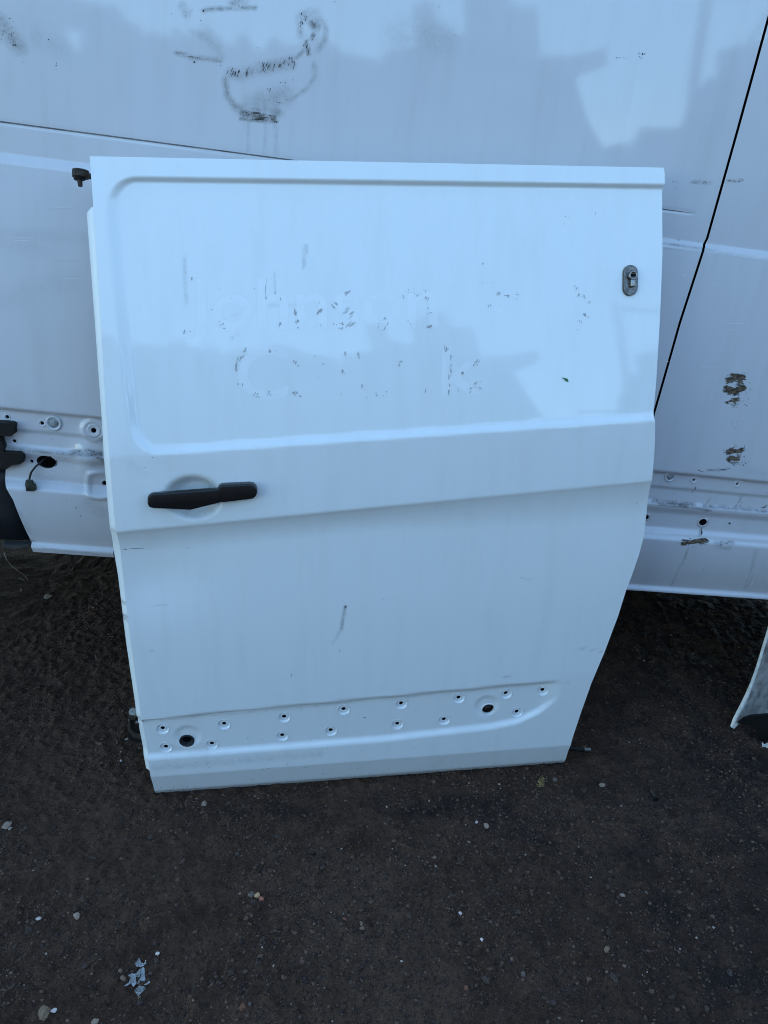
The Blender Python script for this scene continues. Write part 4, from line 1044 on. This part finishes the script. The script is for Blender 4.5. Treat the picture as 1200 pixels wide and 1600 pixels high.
# gravel and crumbs: nobody could count them
n_g = 90000
gxr = rng.uniform(-1.1, 1.25, n_g); gyr = rng.uniform(.52, 2.3, n_g)
keep = (NZ(gxr, gyr, .16) + .5 * NZ2(gxr, gyr, .05) + rng.uniform(-.7, .9, n_g)) > 0; gxr, gyr = gxr[keep], gyr[keep]; n_g = len(gxr)
gr = np.clip(rng.lognormal(math.log(.0021), .45, n_g), .0008, .0068); gz = ground_z(gxr, gyr) + gr * .05
oct_ = np.array([(1, 0, 0), (-1, 0, 0), (0, 1, 0), (0, -1, 0), (0, 0, 1), (0, 0, -1)], float)
ofc = np.array([(0, 2, 4), (2, 1, 4), (1, 3, 4), (3, 0, 4), (2, 0, 5), (1, 2, 5), (3, 1, 5), (0, 3, 5)])
Vg_ = oct_[None] * (gr[:, None] * rng.uniform(.55, 1.35, (n_g, 6)))[..., None] + rng.normal(0, .18, (n_g, 6, 3)) * gr[:, None, None]
ang = rng.uniform(0, 6.28, n_g); ca_, sa_ = np.cos(ang)[:, None], np.sin(ang)[:, None]
Vg_ = np.stack([Vg_[..., 0] * ca_ - Vg_[..., 1] * sa_, Vg_[..., 0] * sa_ + Vg_[..., 1] * ca_, Vg_[..., 2] * .75], -1) + np.stack([gxr, gyr, gz], -1)[:, None]
Fg = (ofc[None] + (np.arange(n_g) * 6)[:, None, None]).reshape(-1, 3)
me = bpy.data.meshes.new('gravel'); me.vertices.add(n_g * 6); me.vertices.foreach_set('co', Vg_.astype(np.float32).ravel())
me.loops.add(Fg.size); me.loops.foreach_set('vertex_index', Fg.astype(np.int32).ravel()); me.polygons.add(len(Fg))
me.polygons.foreach_set('loop_start', np.arange(0, Fg.size, 3, dtype=np.int32)); me.polygons.foreach_set('loop_total', np.full(len(Fg), 3, np.int32))
at = me.attributes.new('tone', 'FLOAT', 'POINT'); at.data.foreach_set('value', np.repeat(rng.random(n_g), 6).astype(np.float32)); me.update(calc_edges=True)
mg = MatB('gravel_stone'); tn = mg.attr('tone')
c1 = mg.mix(mg.ramp(tn, .0, .9), (.030, .018, .012), (.115, .068, .040)); c1 = mg.mix(mg.ramp(tn, .97, .975), c1, (.18, .125, .08)); c1 = mg.mix(mg.ramp(tn, .9945, .9955), c1, (.52, .42, .30))
c1 = mg.mix(1.0, c1, (1.0, 0.90, 0.98)); c1.node.blend_type = 'MULTIPLY'
mg.set(Base_Color=c1, Roughness=.85)
gv = link('gravel', me, mg.m, smooth=False); tag(gv, 'loose grit and gravel crumbs over the dirt', None, None, 'stuff')

# olive moss clump
mc = gpix(844, 1226); bm = bmesh.new()
for k in range(150):
    a, r = random.uniform(0, 6.28), abs(random.gauss(0, .5)); x_, y_ = r * math.cos(a) * .009, r * math.sin(a) * .020
    if random.random() < .25: x_ += .010; y_ += .016
    s_ = random.uniform(.0010, .0028)
    bmesh.ops.create_icosphere(bm, subdivisions=1, radius=s_, matrix=Matrix.Translation((x_, y_, random.uniform(0, .007) * math.exp(-r) + .0005)) @ Matrix.Diagonal((random.uniform(.6, 1.3), random.uniform(.6, 1.3), random.uniform(.5, 1.2), 1)))
mo = link('moss_clump', bm_mesh('moss_clump', bm), simple('olive_moss', (.33, .21, .08), .9, 0, .55, 300, .4), smooth=False)
mo.location = mc; tag(mo, 'olive yellow clump of dry moss below the lower right corner of the door', 'moss')

# a lost bolt
bc = gpix(1020, 1243); bt = thing('loose_bolt', 'small black bolt lying on the dark ground right of the moss', 'bolt', Matrix.Translation(Vector(bc)) @ Matrix.Rotation(math.radians(100), 4, 'Z'))
link('shank', bm_mesh('shank', cyl_bm((-.012, 0, .004), (.014, 0, .004), .0032, 12), .0005), M_STEEL_D, bt, smooth=False)
link('bolt_head', bm_mesh('bolt_head', cyl_bm((-.018, 0, .005), (-.012, 0, .005), .0062, 6), .0006), M_BLACKP, bt, smooth=False)

# thin wire at the left, under the van
wp = [(6, 862), (10, 876), (20, 888), (32, 896), (41, 902), (44, 907), (41, 911), (35, 908), (30, 906)]
W = [gpix(x, y) for x, y in wp]; w0 = W[0]
wr = link('wire', tube('wire', [Vector(p - w0) + Vector((0, 0, .004 + .003 * math.sin(i))) for i, p in enumerate(W)], .0013, 6), simple('dusty_wire', (.10, .085, .075), .8))
wr.location = w0; tag(wr, 'thin dusty wire curling on the ground below the black bumper', 'wire')
nutp = gpix(34, 923); nt_ = link('plastic_clip', bm_mesh('plastic_clip', cyl_bm((0, 0, 0), (0, 0, .008), .007, 8, .005), .001), MS['grey'], smooth=False); nt_.location = nutp
tag(nt_, 'small dusty round clip on the ground below the thin wire', 'clip')

# green leaf scrap stuck to the door
u, v = door.pix(np.array([878, 886, 888, 884]), np.array([589.5, 592.5, 596.5, 595.5]))
L = door.world(door.loc(u, v, .0015)); L[1] += .001; L2_ = door.world(door.loc(u, v, .0006)); lc = L.mean(0)
lf = link('leaf_scrap', raw('leaf_scrap', list(L - lc) + list(L2_ - lc), [(3, 2, 1, 0), (4, 5, 6, 7), (0, 1, 5, 4), (1, 2, 6, 5), (2, 3, 7, 6), (3, 0, 4, 7)]), M_GREEN, smooth=False)
lf.location = lc; tag(lf, 'tiny green leaf scrap stuck on the white door right of centre', 'leaf')

# ------------------------------------------------------------------ the yard behind the photographer: seen only as reflections in the paint, bar the heap added at the right for shade
M_YARD = simple('sooty_steel', (.046, .050, .058), .8, .0, .4, 3)
M_YARD2 = simple('rusty_scrap', (.055, .050, .050), .85, .0, .5, 4)
def heap(name, x0, x1, y, prof, depth, label, cat, mat):
    """a long mound: prof gives its height along x"""
    t = np.linspace(0, 1, 320); X = x0 + (x1 - x0) * t; Hh = np.interp(t, [p[0] for p in prof], [p[1] for p in prof])
    s_ = np.linspace(0, 1, 26); sh = np.sin(s_ * math.pi) ** .55
    Z = Hh[:, None] * sh[None] * (1 + .10 * NZ(X[:, None] * 3, s_[None] * 5, .6) * (sh[None] > .05)) + .05 * NZ2(X[:, None], s_[None] * depth, .35) * sh[None]
    Y_ = y - depth * s_[None] + .25 * NZ3(X[:, None], s_[None] * 3, .5)
    P = np.stack([np.repeat(X[:, None], 26, 1), Y_, Z - .02], -1)
    o = link(name, grid_mesh(name, P), mat); return tag(o, label, cat)
heap('scrap_heap', -9, 14, -5.2, [((x + 9) / 23, h * .74) for x, h in ((-9, .4), (-5.2, .9), (-4.4, 4.6), (-3.6, 5.2), (-2.6, 5.0), (-2.2, 4.8), (-1.9, 5.0), (-1.0, 4.75), (1.2, 4.7), (1.7, 5.0), (2.4, 5.2), (3.2, 5.0), (3.8, 4.7), (4.15, 3.9), (4.5, 3.3), (5.0, 3.2), (5.5, 3.6), (5.8, 4.2), (6.3, 4.7), (7.2, 4.6), (8.4, 4.2), (9.0, 1.2), (14, .5))], 4,
     'tall dark heap of scrapped bodies reflected across the van side', 'scrap heap', M_YARD)
heap('scrap_heap', 2.1, 9.0, 1.0, [(0, .4), (.06, 1.5), (.25, 2.6), (.6, 2.8), (1, 1.2)], 3.2, 'unseen scrap heap added beyond the right edge to shade the ground', 'scrap heap', M_YARD2)  # out of view, added to darken the right side
heap_t = [o for o in SC.objects if o.name.startswith('scrap_heap')][0]
hp = ((-9, 3.0), (-7.5, 4.8), (-3.6, 5.2), (-2.6, 5.0), (-1.0, 4.75), (1.2, 4.7), (2.4, 5.2), (3.2, 5.0), (3.8, 4.7), (4.15, 3.9), (4.5, 3.3), (5.0, 3.2), (5.8, 4.2), (6.3, 4.7), (7.2, 4.6), (9, 4.4))
for k in range(44):
    x_ = random.uniform(-4.2, 8.2); z_ = float(np.interp(x_, [p[0] for p in hp], [p[1] for p in hp])) * .74 * random.uniform(.93, 1.0) - .05
    bm = box_bm(random.uniform(.3, 1.3), random.uniform(.2, .7), random.uniform(.06, .34))
    o = link('scrap_piece', bm_mesh('scrap_piece', bm), M_YARD if k % 2 else M_YARD2, heap_t, smooth=False)
    o.location = (x_, -6.6 + random.uniform(-.4, .5), z_); o.rotation_euler = (random.uniform(-.3, .3), random.choice((0, 0, random.uniform(-.6, .6), 1.4)), random.uniform(-.5, .5))
def rack(x, y, w, h, label):
    t = thing('pallet_rack', label, 'rack', Matrix.Translation((x, y, 0)), 'steel racks reflected in the van')
    me = bm_mesh('post', box_bm(.07, .07, h, (0, 0, h / 2)))
    for sx in (-w / 2, w / 2):
        o = link('post', me, M_YARD, t, smooth=False); o.location = (sx, 0, 0)
    for z in (h * .62, h * .97):
        link('beam', bm_mesh('beam', box_bm(w - .08, .05, .06, (0, 0, z))), M_YARD, t, smooth=False)
    link('brace', bm_mesh('brace', cyl_bm((-w / 2 + .05, 0, h * .62), (w / 2 - .05, 0, h * .95), .025, 8)), M_YARD, t, smooth=False)
rack(4.6, -4.4, .75, 3.9, 'narrow steel rack reflected in the pale sky gap')
rack(6.0, -4.6, 1.0, 3.6, 'wide steel rack reflected near the black seam')
